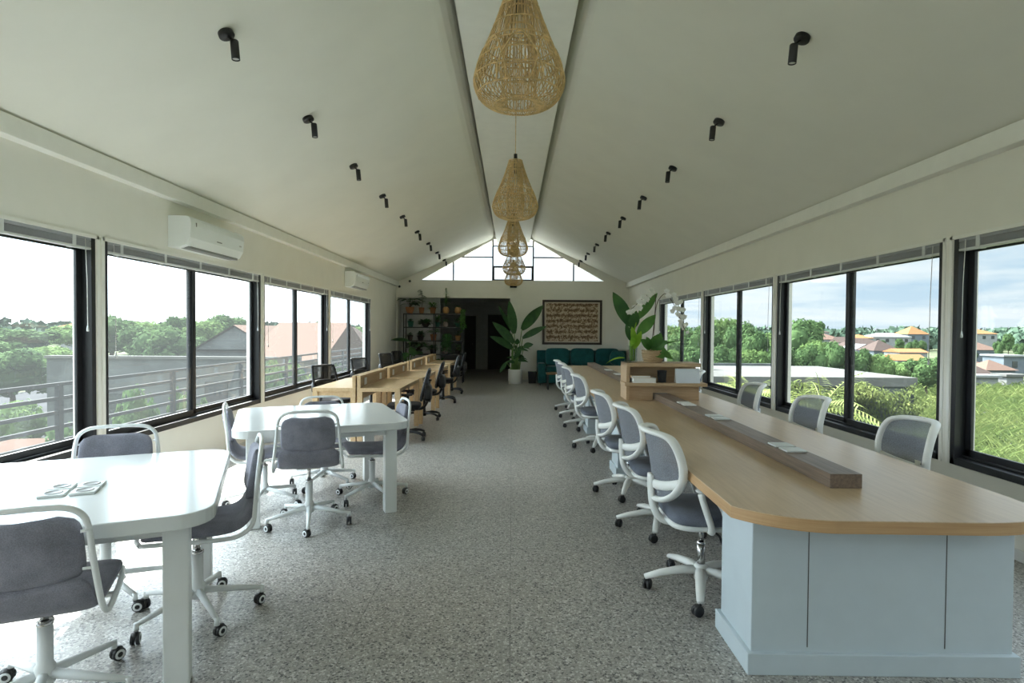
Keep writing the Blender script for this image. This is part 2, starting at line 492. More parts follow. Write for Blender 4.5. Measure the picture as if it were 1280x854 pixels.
# sliding windows
def window(idx, s, y0, y1):
    w = struct('window_%d' % idx)
    def X(a, b): return (min(s*a, s*b), max(s*a, s*b))
    f = MB()
    xa, xb = X(W+0.003, W+0.13)
    f.box(xa, xb, y0, y1, SILL, SILL+0.055)
    xc, xd = X(W+0.06, W+0.13)
    f.box(xc, xd, y0, y1, SILL+0.055, SILL+0.075)
    f.box(xc, xd, y0, y1, HEAD-0.09, HEAD)
    f.box(xa, xb, y0, y0+0.045, SILL, HEAD); f.box(xa, xb, y1-0.045, y1, SILL, HEAD)
    f.build('window_frame', M['alu'], w, bevel=0.004)
    ym = (y0+y1)/2 - 0.05
    for k, (a, b, xo) in enumerate(((y0+0.04, ym+0.05, 0.062), (ym-0.05, y1-0.04, 0.088))):
        q = MB(); xe, xf = X(W+xo, W+xo+0.024)
        z0, z1 = SILL+0.055, HEAD-0.05
        q.box(xe, xf, a, b, z0, z0+0.07); q.box(xe, xf, a, b, z1-0.06, z1)
        q.box(xe, xf, a, a+0.06, z0, z1); q.box(xe, xf, b-0.06, b, z0, z1)
        sa = q.build('sash', M['alu'], w, bevel=0.003)
        xg, xh = X(W+xo+0.009, W+xo+0.015)
        MB().box(xg, xh, a+0.055, b-0.055, z0+0.065, z1-0.055).build('pane', M['glass'], sa)
        if k == 1:
            xi, xj = X(W+xo-0.012, W+xo)
            MB().box(xi, xj, a+0.02, a+0.04, 1.28, 1.40).build('latch', M['alu'], sa, bevel=0.002)
    return w
n = 0
for (y0, y1) in LWIN: n += 1; window(n, -1, y0, y1)
for (y0, y1) in RWIN: n += 1; window(n, 1, y0, y1)

# gable window
def gable(idx, yc):
    w = struct('window_%d' % idx)
    def glz(x): return 4.27 - (abs(x)-0.5)*((4.27-GZ)/(2.74-0.5)) if abs(x) > 0.5 else 4.27
    f = MB()
    t = 0.022
    for x in (-0.59, 0.62):
        f.box(x-t, x+t, yc-0.03, yc+0.03, GZ, glz(0.5))
    for x in (-1.77, 1.83):
        f.box(x-0.02, x+0.02, yc-0.03, yc+0.03, GZ, glz(x)+0.03)
    f.box(-1.72, -0.57, yc-0.03, yc+0.03, 3.715, 3.75); f.box(0.62, 1.78, yc-0.03, yc+0.03, 3.715, 3.75)
    f.box(-0.59, 0.62, yc-0.03, yc+0.03, 4.05, 4.08)
    f.box(-0.59, 0.62, yc-0.03, yc+0.03, 3.42, 3.475)
    f.box(-0.59, 0.62, yc-0.03, yc+0.03, GZ, GZ+0.04)
    f.box(-0.59, -0.54, yc-0.035, yc+0.03, GZ, 3.45); f.box(0.57, 0.62, yc-0.035, yc+0.03, GZ, 3.45)
    f.build('window_frame', M['alu'], w)
    g = MB()
    poly = [(-2.74, GZ), (2.74, GZ), (0.5, 4.3), (-0.5, 4.3)]
    Mx = Matrix(((1, 0, 0, 0), (0, 0, -1, yc+0.003), (0, 1, 0, 0), (0, 0, 0, 1)))
    g.prism(poly, 0, 0.006, Mx)
    g.build('pane', M['glass'], w)
gable(n+1, YB+0.10); gable(n+2, YF-0.06)
# plain double door behind the camera
w = struct('door_1')
f = MB()
for x in (-0.9, 0.9): f.box(x-0.035, x+0.035, YF-0.16, YF-0.02, 0, 2.6)
f.box(-0.9, 0.9, YF-0.16, YF-0.02, 2.53, 2.6)
f.build('door_frame', M['alu'], w)
for x in (-0.865, 0.003): MB().box(x, x+0.862, YF-0.12, YF-0.07, 0.01, 2.53).build('door_panel', M['oakx'], w, bevel=0.004)
for x in (-0.1, 0.1): MB().tube([(x, YF-0.07, 0.95), (x, YF-0.02, 0.97), (x, YF-0.02, 1.23), (x, YF-0.07, 1.25)], 0.01, 8).build('door_handle', M['chrome'], w)

# hall beyond the opening
HY = 22.6
m = MB()
m.box(-W-WT, -W, YB+WT, HY+0.2, 0, 2.75); m.box(0.25, 0.45, YB+WT, HY+0.2, 0, 2.75)
m.box(-W, -2.25, 17.75, 17.9, 0, 2.65)
m.box(-W, 0.25, HY, HY+0.2, 0, 2.75)
o = m.build('wall_hall', M['hallwall']); tag(o, kind='structure')
o = MB().box(-W-WT, 0.45, YB+WT, HY+0.2, 2.65, 2.8).build('ceiling_hall', M['hallwall']); tag(o, kind='structure')
for i, (x0, x1, zt) in enumerate(((-1.86, -1.50, 2.05), (-0.90, 0.10, 2.1))):
    d = struct('door_%d' % (i+2))
    f = MB(); f.box(x0-0.06, x0, HY-0.04, HY, 0, zt+0.06); f.box(x1, x1+0.06, HY-0.04, HY, 0, zt+0.06); f.box(x0, x1, HY-0.04, HY, zt, zt+0.06)
    f.build('door_frame', M['dark'], d)
    MB().box(x0, x1, HY-0.025, HY, 0, zt).build('door_panel', M['dark'], d)
    MB().cyl((x1-0.07, HY-0.06, 1.0), (x1-0.07, HY-0.02, 1.0), 0.02).build('door_handle', M['chrome'], d)

# ------------------------------------------------------------------ window blinds, pulled up
ORD = ['first', 'second', 'third', 'fourth', 'fifth', 'sixth', 'seventh', 'eighth', 'ninth', 'tenth']
def blind(s, y0, y1, label, group):
    b = thing('window_blind', label, 'blind', (s*W, (y0+y1)/2, HEAD), 0, group)
    h = (y1-y0)/2 - 0.005
    def X(a, c): return (min(s*a, s*c), max(s*a, s*c))
    xa, xb = X(0.006, 0.055)
    MB().box(xa, xb, -h, h, -0.030, -0.002).build('headrail', M['slat'], b, bevel=0.003)
    q = MB()
    for k in range(9):
        z = -0.034 - k*0.0052
        q.box(xa+0.002*s*(k % 2), xb, -h+0.004, h-0.004, z-0.0035, z)
    q.build('slat_stack', M['slat'], b)
    MB().box(xa, xb, -h, h, -0.100, -0.082).build('bottom_rail', M['blindrail'], b, bevel=0.003)
    nclip = 5
    for k in range(nclip):
        y = -h + 0.22 + (2*h-0.44)*k/(nclip-1)
        xc, xd = X(0.002, 0.058)
        MB().box(min(xc, xd), max(xc, xd), y-0.018, y+0.018, -0.104, 0.0-0.001).build('clip', M['blindrail'], b, bevel=0.003)
    for yy, ln in ((-h+0.10, 0.95), (h-0.12, 0.72)):
        xx = s*(-0.006)
        c = MB(); c.tube([(xx, yy, -0.02), (xx+s*-0.004, yy+0.012, -ln*0.5), (xx, yy+0.02, -ln)], 0.0028, 5)
        cc = c.build('cord', M['cord'], b)
        MB().lathe([(0.003, 0.05), (0.008, 0.02), (0.009, 0), (0.004, -0.004)], 8, Matrix.Translation((xx, yy+0.02, -ln-0.05))).build('cord_tassel', M['blindrail'], cc)
for i, (y0, y1) in enumerate(LWIN[1:]):
    blind(-1, y0, y1, '%s raised grey blind along the left window wall, counting from the camera end' % ORD[i], 'raised window blinds')
for i, (y0, y1) in enumerate(RWIN[1:]):
    blind(1, y0, y1, '%s raised grey blind along the right window wall, counting from the camera end' % ORD[i], 'raised window blinds')

# ------------------------------------------------------------------ air conditioners
def aircon():
    t = thing('air_conditioner', '', 'air conditioner')
    L, H, D = 1.14, 0.32, 0.235
    prof = [(0, 0.0), (0, H), (0.03, H), (D-0.035, H-0.004), (D-0.006, H-0.03), (D, H-0.09), (D-0.012, 0.10), (D-0.055, 0.025), (D-0.12, 0.0)]
    Mx = Matrix(((0, 1, 0, 0), (0, 0, 1, -L/2), (0, 0, 0, 0), (0, 0, 0, 1)))
    Mx = Matrix(((1, 0, 0, 0), (0, 0, -1, L/2), (0, 1, 0, 0), (0, 0, 0, 1)))
    MB().prism(prof[::-1], 0, L, Mx).build('body', M['acwhite'], t, bevel=0.006)
    a = MB()
    a.box(D-0.14, D-0.05, -L/2+0.07, L/2-0.07, -0.004, 0.02)
    a.build('air_vent', M['acgrey'], t)
    fm = MB()
    fm.box(-0.006, 0.004, -L/2+0.06, L/2-0.06, 0, 0.085, Matrix.Translation((D-0.055, 0, 0.018)) @ Matrix.Rotation(R(24), 4, 'Y'))
    fm.build('flap', M['acwhite'], t, bevel=0.002)
    MB().box(D-0.006, D+0.0015, -L/2+0.09, -L/2+0.105, H-0.10, H-0.06).build('badge', M['acgrey'], t)
    MB().box(D-0.010, D-0.004, -0.05, 0.05, 0.125, 0.135).build('nameplate', M['acgrey'], t)
    MB().box(D-0.008, D-0.001, L/2-0.12, L/2-0.07, 0.15, 0.165).build('display', M['lens'], t)
    return t
ac = Placer(aircon())
ac.put((-W+0.001, 6.31, 2.365), 0, 'white split air conditioner near the camera, above the second left window', 'wall air conditioners')
ac.put((-W+0.001, 12.35, 2.43), 0, 'white split air conditioner farther down the left wall, above the last two windows', 'wall air conditioners')

# ------------------------------------------------------------------ ceiling spotlights
def spotlight():
    t = thing('ceiling_spotlight', '', 'spotlight')
    tilt = Matrix.Rotation(-math.atan(SL), 4, 'Y')
    MB().lathe([(0.0, 0.0), (0.052, 0.0), (0.054, -0.028), (0.050, -0.034), (0.0, -0.034)], 20, tilt).build('mounting_base', M['black'], t)
    MB().tube([(0.02, 0, -0.03), (0.045, 0, -0.05), (0.06, 0, -0.062)], 0.008, 8).build('arm', M['black'], t)
    Mh = Matrix.Translation((0.062, 0, -0.055)) @ Matrix.Rotation(R(-5), 4, 'Y')
    h = MB().lathe([(0.0, 0.0), (0.024, 0.0), (0.028, -0.006), (0.028, -0.135), (0.024, -0.135), (0.022, -0.125)], 18, Mh, cap=False).build('lamp_head', M['black'], t)
    MB().lathe([(0.0, -0.128), (0.0235, -0.128)], 16, Mh, cap=False).build('lens', M['lens'], h)
    return t
sp = Placer(spotlight())
for s, side in ((-1, 'left'), (1, 'right')):
    for k in range(9):
        y = 4.02 + 1.6*k
        sp.put((s*2.02, y, roof_z(2.02)-0.001), 0 if s < 0 else PI, '%s black ceiling spotlight of the %s slope, counting from the camera' % (ORD[k], side), 'ceiling spotlights of the %s slope' % side)

# ------------------------------------------------------------------ rattan pendants
PPROF = [(0.088, 0.010), (0.13, 0.0), (0.185, 0.018), (0.225, 0.05), (0.25, 0.10), (0.254, 0.14), (0.243, 0.19), (0.212, 0.27), (0.175, 0.36), (0.135, 0.46), (0.1, 0.56), (0.075, 0.645)]
def pendant():
    t = thing('rattan_pendant', '', 'pendant lamp')
    pr = [(p.x, p.y) for p in crom([(r, z, 0) for r, z in PPROF], 3)]
    m = MB(); N = 60
    for k in range(N):
        a = 2*PI*k/N
        m.tube([(r*math.cos(a), r*math.sin(a), z) for r, z in pr], 0.0026, 4)
    def rad(z):
        for (r0, z0), (r1, z1) in zip(PPROF[1:], PPROF[2:]):
            if z0 <= z <= z1: return r0 + (r1-r0)*(z-z0)/(z1-z0)
        return PPROF[-1][0]
    for z in (0.003, 0.06, 0.14, 0.23, 0.30, 0.33, 0.43, 0.53, 0.56, 0.60, 0.645):
        r = rad(z); m.tube([(r*math.cos(q*PI/18), r*math.sin(q*PI/18), z) for q in range(36)], 0.004, 5, closed=True)
    # diagonal weave across the wide lower part
    for sg in (-1, 1):
        for k in range(28):
            a0 = 2*PI*k/28
            pts = []
            for q in range(12):
                z = 0.02 + 0.30*q/11; r = rad(z)-0.003; a = a0 + sg*0.8*q/11
                pts.append((r*math.cos(a), r*math.sin(a), z))
            m.tube(pts, 0.002, 3)
    # arched accent canes
    for k in range(8):
        a0 = 2*PI*k/8
        pts = []
        for q in range(15):
            u = q/14*2-1; z = 0.32 - 0.26*u*u; r = rad(z)+0.003; a = a0 + u*0.55
            pts.append((r*math.cos(a), r*math.sin(a), z))
        m.tube(pts, 0.005, 5)
    m.build('shade', M['rattan'], t)
    m = MB(); N = 26
    for k in range(N):
        a = 2*PI*k/N
        m.tube([(0.088*math.cos(a), 0.088*math.sin(a), 0.01), (0.098*math.cos(a), 0.098*math.sin(a), 0.2), (0.085*math.cos(a), 0.085*math.sin(a), 0.42), (0.05*math.cos(a), 0.05*math.sin(a), 0.64)], 0.004, 4)
    for z, r in ((0.01, 0.088), (0.1, 0.094), (0.2, 0.098), (0.3, 0.092), (0.42, 0.085), (0.53, 0.067)):
        m.tube([(r*math.cos(q*PI/12), r*math.sin(q*PI/12), z) for q in range(24)], 0.005, 5, closed=True)
    m.build('inner_sleeve', M['rattan'], t)
    MB().lathe([(0.0, 0.72), (0.02, 0.72), (0.022, 0.66), (0.02, 0.50), (0.0, 0.50)], 12).build('lamp_holder', M['black'], t)
    MB().lathe([(0.0, 0.38), (0.018, 0.385), (0.03, 0.41), (0.03, 0.435), (0.015, 0.49), (0.012, 0.50)], 14, cap=False).build('bulb', M['bulb'], t)
    MB().cyl((0, 0, 0.70), (0, 0, 4.165-2.80), 0.004, 6).build('cord', M['rattan'], t)
    MB().lathe([(0.0, 1.328), (0.045, 1.328), (0.05, 1.34), (0.05, 1.364), (0, 1.364)], 16).build('ceiling_rose', M['rattan'], t)
    return t
pe = Placer(pendant())
for k, (x, y) in enumerate(((0.03, 3.2), (0.025, 6.4), (0.005, 9.6), (0.035, 12.8), (0.03, 15.9))):
    pe.put((x, y, 2.80), 0.4*k, ['teardrop rattan pendant lamp nearest the camera, widest in view', 'second teardrop rattan pendant along the ridge', 'third teardrop rattan pendant along the ridge, the middle one', 'fourth teardrop rattan pendant along the ridge', 'farthest teardrop rattan pendant, hanging just above the black wall speaker'][k], 'rattan pendants under the ridge beam')
# ------------------------------------------------------------------ chairs (each faces its own +Y)
def supsec(cx, cy, cz, w, t, tx, e=0.45, n=20, curve=0.0):
    """closed section across X, thickness along the vector tx in YZ; curve bows the middle"""
    out = []
    for k in range(n):
        a = 2*PI*k/n
        ca, sa = math.cos(a), math.sin(a)
        x = w/2*math.copysign(abs(ca)**e, ca); h = t/2*math.copysign(abs(sa)**0.7, sa)
        c = curve*(2*x/w)**2 if w else 0
        out.append(Vector((cx+x, cy+tx[0]*(h+c), cz+tx[1]*(h+c))))
    return out

def caster(parent, x, y, ang, rim, r=0.029):
    c = MB()
    c.cyl((x, y, 0.045), (x, y, 0.082), 0.008, 8)
    dx, dy = math.cos(ang), math.sin(ang)
    ox, oy = x - dx*0.016, y - dy*0.016
    Mx = Matrix.Translation((ox, oy, r)) @ Matrix.Rotation(ang, 4, 'Z') @ Matrix.Rotation(PI/2, 4, 'X')
    for zz in (-0.020, 0.004):
        c.lathe([(0, zz), (r-0.004, zz), (r, zz+0.003), (r, zz+0.013), (r-0.004, zz+0.016), (0, zz+0.016)], 14, Mx)
    c.pillow((ox, oy, r+0.016), (0.05, 0.036, 0.034), 0.8, 0.8, 10, 6, Matrix.Rotation(ang, 4, 'Z'))
    o = c.build('caster', M['rubber'], parent)
    if rim:
        q = MB()
        for zz in (-0.0215, 0.0205):
            q.lathe([(0.012, zz), (0.022, zz+(-0.001 if zz < 0 else 0.001)), (0.0225, zz*0.9), (0.012, zz*0.9)], 14, Mx, cap=False)
        q.build('wheel_rim', M['whitemetal'], o)
    return o

def shell_chair(dz=0.0):
    t = thing('office_chair', '', 'chair')
    b = MB()
    b.lathe([(0.034, 0.095), (0.038, 0.11), (0.036, 0.165), (0.028, 0.18), (0.028, 0.345), (0.0, 0.345)], 18)
    for k in range(5):
        a = -PI/2 + 2*PI*k/5
        c, s = math.cos(a), math.sin(a)
        b.tube([(0.02*c, 0.02*s, 0.135), (0.15*c, 0.15*s, 0.115), (0.318*c, 0.318*s, 0.088)], [0.021, 0.018, 0.013], 8)
        b.cyl((0.318*c, 0.318*s, 0.062), (0.318*c, 0.318*s, 0.098), 0.013, 10)
    b.build('star_base', M['whitemetal'], t)
    g = MB(); g.cyl((0, 0, 0.34), (0, 0, 0.52-dz), 0.0145, 14); g.lathe([(0.03, 0.338), (0.03, 0.35), (0.016, 0.352)], 16, cap=False)
    g.build('gas_lift', M['chrome'], t)
    for k in range(5):
        a = -PI/2 + 2*PI*k/5
        caster(t, 0.318*math.cos(a), 0.318*math.sin(a), a + 0.7 + 1.1*k, True)
    up_ = []
    u = MB(); u.box(-0.09, 0.09, -0.11, 0.11, 0.505, 0.528); u.cyl((0.06, 0.02, 0.51), (0.2, 0.05, 0.495), 0.006, 8)
    up_.append(u.build('tilt_mechanism', M['chrome'], t, bevel=0.004))
    path = crom([(0, 0.235, 0.548, 0)[:3], (0, 0.20, 0.56), (0, 0.08, 0.552), (0, -0.08, 0.545), (0, -0.18, 0.555), (0, -0.235, 0.592), (0, -0.265, 0.655), (0, -0.275, 0.69)], 4)
    secs = []
    N = len(path)
    for i, p in enumerate(path):
        a = path[max(0, i-1)]; c = path[min(N-1, i+1)]
        d = (c-a).normalized(); nrm = (-d.z, d.y)
        if nrm[1] < 0 and abs(d.y) > 0.5: nrm = (-nrm[0], -nrm[1])
        f = i/(N-1)
        w = 0.485 - 0.07*f
        e = min(1, (min(f, 1-f)*9)+0.35)
        wf = 1 - 0.16*(1-min(1, f*5))**2 - 0.10*(1-min(1, (1-f)*5))**2
        nrm = (d.z, -d.y)
        secs.append(supsec(0, p.y, p.z, w*wf, 0.052*e, nrm, 0.35))
    up_.append(MB().loft(secs).build('seat', M['greyfab'], t))
    secs = []
    for i in range(15):
        f = i/14
        s = 2*f-1
        w = 0.40*(1-abs(s)**5*0.999)**(1/5.0) if abs(s) < 1 else 0.06
        w = max(w, 0.25) * (1-0.06*f)
        th = 0.055*(1-abs(s)**6)**0.5 + 0.004
        secs.append(supsec(0, -0.268-0.045*f, 0.672+0.262*f, w, th, (1, 0.15), 0.4, 20, 0.03))
    up_.append(MB().loft(secs).build('backrest', M['greyfab'], t))
    pts = crom([(0.225, 0.235, 0.530), (0.243, 0.10, 0.527), (0.25, -0.10, 0.517), (0.25, -0.20, 0.525), (0.247, -0.262, 0.575), (0.236, -0.275, 0.66), (0.222, -0.285, 0.78), (0.212, -0.297, 0.89), (0.192, -0.305, 0.945), (0.14, -0.312, 0.975), (0.05, -0.316, 0.982)], 4)
    full = [Vector((-p.x, p.y, p.z)) for p in pts][::1] + pts[::-1]
    fr = MB(); fr.tube(full, 0.0115, 10)
    fr.tube(crom([(0.225, 0.235, 0.530), (0.12, 0.262, 0.528), (-0.12, 0.262, 0.528), (-0.225, 0.235, 0.530)], 4), 0.0115, 8)
    for s in (-1, 1):
        for z in (0.73, 0.88):
            fr.cyl((s*0.19, -0.275-0.17*(z-0.68), z), (s*0.222, -0.28-0.12*(z-0.7), z), 0.006, 8)
        fr.box(s*0.21-0.035, s*0.21+0.035, -0.05, -0.02, 0.514, 0.526)
    up_.append(fr.build('tube_frame', M['whitemetal'], t))
    for q in up_: q.location.z = -dz      # seat height setting
    return t

# --- white tables with rounded corners
def white_table():
    t = thing('white_table', '', 'table')
    MB().prism(rrect(1.36, 1.40, 0.15, 7), 0.718, 0.78).build('tabletop', M['white'], t, bevel=0.006, seg=3)
    for sx in (-1, 1):
        for sy in (-1, 1):
            MB().box(sx*0.53-0.05, sx*0.53+0.05, sy*0.545-0.05, sy*0.545+0.05, 0.0, 0.718).build('leg', M['whiteleg'], t, bevel=0.006)
    a = MB()
    a.box(-0.48, 0.48, -0.57, -0.55, 0.66, 0.718); a.box(-0.48, 0.48, 0.55, 0.57, 0.66, 0.718)
    a.box(-0.56, -0.54, -0.49, 0.49, 0.66, 0.718); a.box(0.54, 0.56, -0.49, 0.49, 0.66, 0.718)
    a.build('apron', M['whiteleg'], t)
    return t
def socket_pair(parent, x, y, z, rz=0, mat='plate', w=0.092, gap=0.105, n=2):
    """flat square outlets with a round recess, lying on a top"""
    for k in range(n):
        Mx = Matrix.Translation((x, y, z)) @ Matrix.Rotation(rz, 4, 'Z') @ Matrix.Translation(((k-(n-1)/2)*gap, 0, 0))
        p = MB().box(-w/2, w/2, -w/2, w/2, 0, 0.012, Mx).build('socket_plate', M[mat], parent, bevel=0.003)
        MB().lathe([(0.0, 0.0125), (w*0.30, 0.0125), (w*0.32, 0.0145), (w*0.36, 0.0145), (w*0.36, 0.010)], 18, Mx, cap=False).build('socket_face', M['socket'], p)
TR = R(23.5)
T1c, T2c = Vector((-2.15, 2.74, 0)), Vector((-1.735, 5.11, 0))
t1 = white_table(); t2 = dup(t1, T2c, TR, 'white rounded table farther from the camera, with a bare top', 'white square tables by the left windows')
t1.location = T1c; t1.rotation_euler = (0, 0, TR); tag(t1, 'white rounded table nearest the camera, with four outlets set in its top', 'table', 'white square tables by the left windows')
for i, yy in enumerate((-0.058, 0.058)):
    socket_pair(t1, 0.05, -0.10+yy, 0.78, 0, 'plate', 0.10, 0.118)

sc = Placer(shell_chair(0.045)); scl = Placer(shell_chair(0.088)); scx = Placer(shell_chair(0.14))
def at(c, u, v): return (c.x + u*math.cos(TR) - v*math.sin(TR), c.y + u*math.sin(TR) + v*math.cos(TR), 0)
G1, G2 = 'grey fabric chairs around the near white table', 'grey fabric chairs around the far white table'
scl.put((-1.90, 2.30, 0), TR+0.02, 'grey fabric swivel chair in the foreground corner, seen from behind at the near white table', G1)
sc.put(at(T1c, 0.04, 0.53), TR+PI, 'grey fabric swivel chair on the window side of the near white table', G1)
sc.put((-1.69, 3.05, 0), TR+PI/2+0.05, 'grey fabric swivel chair seen side on at the aisle end of the near white table', G1)
sc.put((-1.605, 4.50, 0), TR-0.09, 'grey fabric swivel chair seen from behind, in front of the far white table', G2)
scl.put(at(T2c, 0.46, -0.08), TR+PI/2, 'grey fabric swivel chair at the aisle end of the far white table, beside the desks', G2)
scl.put(at(T2c, -0.45, 0.08), TR-PI/2, 'grey fabric swivel chair at the window end of the far white table', G2)
scx.put(at(T2c, 0.10, 0.55), TR+PI, 'grey fabric swivel chair mostly hidden behind the far white table top', G2)

# --- white task chairs
OUT = [(0.0, 0.970), (0.10, 0.969), (0.170, 0.962), (0.211, 0.938), (0.230, 0.875), (0.236, 0.79), (0.228, 0.715), (0.200, 0.650), (0.155, 0.600), (0.09, 0.570), (0.0, 0.562)]
def back_pt(x, z, off=0.0):
    return Vector((x, -0.275 - 0.16*(z-0.55) + 0.13*(x/0.236)**2 + off - 0.03*(z-0.76)*(z-0.76)/0.04*0.3, z))
def halfw(z):
    pts = OUT
    for (x0, z0), (x1, z1) in zip(pts, pts[1:]):
        if z1 <= z <= z0:
            return x0 + (x1-x0)*((z0-z)/(z0-z1) if z0 > z1 else 0)
    return 0.0
def task_chair():
    t = thing('task_chair', '', 'chair')
    b = MB()
    b.lathe([(0.0, 0.07), (0.04, 0.07), (0.045, 0.10), (0.042, 0.15), (0.03, 0.165), (0.0, 0.165)], 18)
    for k in range(5):
        a = -PI/2 + 2*PI*k/5
        c, s = math.cos(a), math.sin(a)
        b.tube([(0.02*c, 0.02*s, 0.125), (0.12*c, 0.12*s, 0.125), (0.24*c, 0.24*s, 0.105), (0.335*c, 0.335*s, 0.080)], [0.033, 0.032, 0.027, 0.020], 10, flat=0.75, up=(0, 0, 1))
    b.build('star_base', M['whiteplastic'], t)
    g = MB(); g.cyl((0, 0, 0.16), (0, 0, 0.29), 0.024, 14); g.cyl((0, 0, 0.29), (0, 0, 0.41), 0.015, 14); g.lathe([(0.027, 0.285), (0.03, 0.29), (0.016, 0.30)], 14, cap=False)
    g.build('gas_lift', M['chrome'], t)
    for k in range(5):
        a = -PI/2 + 2*PI*k/5
        caster(t, 0.325*math.cos(a), 0.325*math.sin(a), a + 0.9 + 1.3*k, False, 0.031)
    u = MB(); u.box(-0.08, 0.08, -0.12, 0.10, 0.395, 0.43)
    u.tube([(0.07, 0.03, 0.40), (0.17, 0.05, 0.385), (0.20, 0.06, 0.34)], 0.007, 8); u.pillow((0.205, 0.062, 0.315), (0.035, 0.02, 0.06), 0.7, 0.7, 12, 8)
    u.build('tilt_lever', M['black'], t)
    MB().pillow((0, 0.0, 0.442), (0.46, 0.46, 0.055), 0.5, 0.6).build('seat_shell', M['whiteplastic'], t)
    MB().pillow((0, 0.01, 0.487), (0.485, 0.48, 0.095), 0.5, 0.6, 36, 14).build('seat', M['bluefab'], t)
    # frame loop
    fr = MB()
    o2 = [(x, z) for x, z in OUT] + [(-x, z) for x, z in OUT[-2:0:-1]]
    loop = [back_pt(x, z) for x, z in o2]
    loop = crom(loop, 3, True)
    fr.tube(loop, 0.0165, 10, closed=True, flat=1.55, up=(0, 1, 0))
    # lower cross band and spine
    cb = [back_pt(x, z) for x, z in ((-0.222, 0.70), (-0.15, 0.668), (-0.07, 0.652), (0, 0.648), (0.07, 0.652), (0.15, 0.668), (0.222, 0.70))]
    fr.tube(crom(cb, 4), 0.028, 10, flat=0.5, up=(0, 1, 0))
    spn = [back_pt(0, 0.70, -0.004), back_pt(0, 0.65, -0.01), back_pt(0, 0.59, -0.012), back_pt(0, 0.52, -0.008), Vector((0, -0.262, 0.455)), Vector((0, -0.21, 0.418)), Vector((0, -0.10, 0.408))]
    fr.tube(crom(spn, 4), [0.034]*4 + [0.036]*16 + [0.034]*5, 12, flat=0.62, up=(0, 1, 0.6))
    frame = fr.build('back_frame', M['whiteplastic'], t)
    MB().lathe([(0.0, 0.0), (0.017, 0.0), (0.017, 0.004), (0.0, 0.0045)], 16, Matrix.Translation(back_pt(0, 0.665, -0.018)) @ Matrix.Rotation(PI/2, 4, 'X')).build('round_tag', M['logo'], frame)
    def surf(u, v):
        z = 0.565 + (0.967-0.565)*v
        h = halfw(z) - 0.006
        return back_pt((2*u-1)*h, z, 0.004)
    MB().grid(surf, 16, 18).build('back_mesh', M['bluemesh'], t)
    for s in (-1, 1):
        a = MB()
        a.tube(crom([(s*0.12, -0.02, 0.428), (s*0.225, -0.02, 0.43), (s*0.262, -0.03, 0.47), (s*0.268, -0.075, 0.60), (s*0.266, -0.09, 0.655)], 5), 0.017, 10, flat=1.2)
        a.tube(crom([(s*0.262, 0.06, 0.455), (s*0.27, 0.03, 0.56), (s*0.268, -0.02, 0.645)], 5), 0.012, 8)
        a.tube([(s*0.235, 0.06, 0.44), (s*0.264, 0.06, 0.458)], 0.014, 8)
        a.pillow((s*0.265, 0.0, 0.672), (0.055, 0.24, 0.028), 0.5, 0.6, 18, 8)
        a.build('armrest', M['whiteplastic'], t)
    return t
tc = Placer(task_chair())
GW, GE = 'white task chairs on the aisle side of the long table', 'white task chairs on the window side of the long table'
aisle = [(1.14, 3.38, -0.01), (1.17, 4.45, -0.03), (1.13, 5.42, -0.04), (1.15, 7.5, 0.0), (1.17, 9.05, -0.07), (1.19, 10.1, -0.02), (1.18, 11.05, -0.03)]
names = ['white task chair with slate seat nearest the camera, beside the long table corner', 'second white task chair from the camera on the aisle side of the long table', 'third white task chair from the camera on the aisle side of the long table', 'fourth white task chair from the camera on the aisle side of the long table',
         'fifth white task chair from the camera on the aisle side of the long table', 'sixth white task chair on the aisle side, last but one before the teal sofa', 'seventh white task chair on the aisle side, closest to the teal sofa']
for (x, y, a), nm in zip(aisle, names):
    tc.put((x, y, 0), -PI/2 + a, nm, GW)
east = [(2.42, 3.78, 0.0), (2.42, 5.02, 0.03), (2.44, 6.32, -0.03), (2.46, 8.35, 0.0)]
names = ['white framed chair whose mesh back shows largest by the right windows', 'second white framed chair from the camera on the window side of the long table', 'third white framed chair from the camera on the window side of the long table', 'white framed chair on the window side, half hidden behind the tabletop shelf unit']
for (x, y, a), nm in zip(east, names):
    tc.put((x, y, 0), PI/2 + a, nm, GE)

# --- the long table
LT = thing('long_table', 'long oak topped shared table with dark outlet rail and pale blue-grey pedestals', 'table', (0.99, 2.54, 0), -0.0095)
LX, LY, LZ = 1.39, 10.25, 0.77
poly = [(0.0, 0.0)]
def bez(p0, p1, p2, n):
    return [((1-t)**2*p0[0]+2*t*(1-t)*p1[0]+t*t*p2[0], (1-t)**2*p0[1]+2*t*(1-t)*p1[1]+t*t*p2[1]) for t in [k/n for k in range(1, n+1)]]
poly += bez((0, 0), (0.13, -0.17), (0.36, -0.195), 12)
poly += [(0.98, -0.20)]
poly += bez((0.98, -0.20), (LX-0.02, -0.20), (LX, 0.16), 14)
poly += [(LX, LY), (0, LY)]
top = MB().prism(poly, LZ-0.055, LZ).build('worktop', M['oak'], LT, bevel=0.003)
e = MB()
n = len(poly); vs = []; fs = []
for (x, y) in poly:
    cx, cy = LX/2, LY/2
    vs += [(x, y, LZ-0.0545), (x, y, LZ-0.003)]
def offs(i):
    p0 = Vector(poly[i-1]); p1 = Vector(poly[i]); p2 = Vector(poly[(i+1) % n])
    d = ((p1-p0).normalized() + (p2-p1).normalized()).normalized()
    return Vector((d.y, -d.x))
vs = []
for i, (x, y) in enumerate(poly):
    q = offs(i)*0.0015
    vs += [(x+q.x, y+q.y, LZ-0.054), (x+q.x, y+q.y, LZ-0.0035)]
for i in range(n):
    j = (i+1) % n
    fs.append((2*i, 2*j, 2*j+1, 2*i+1))
e.add(vs, fs); e.build('edge_band', M['oakedge'], top)
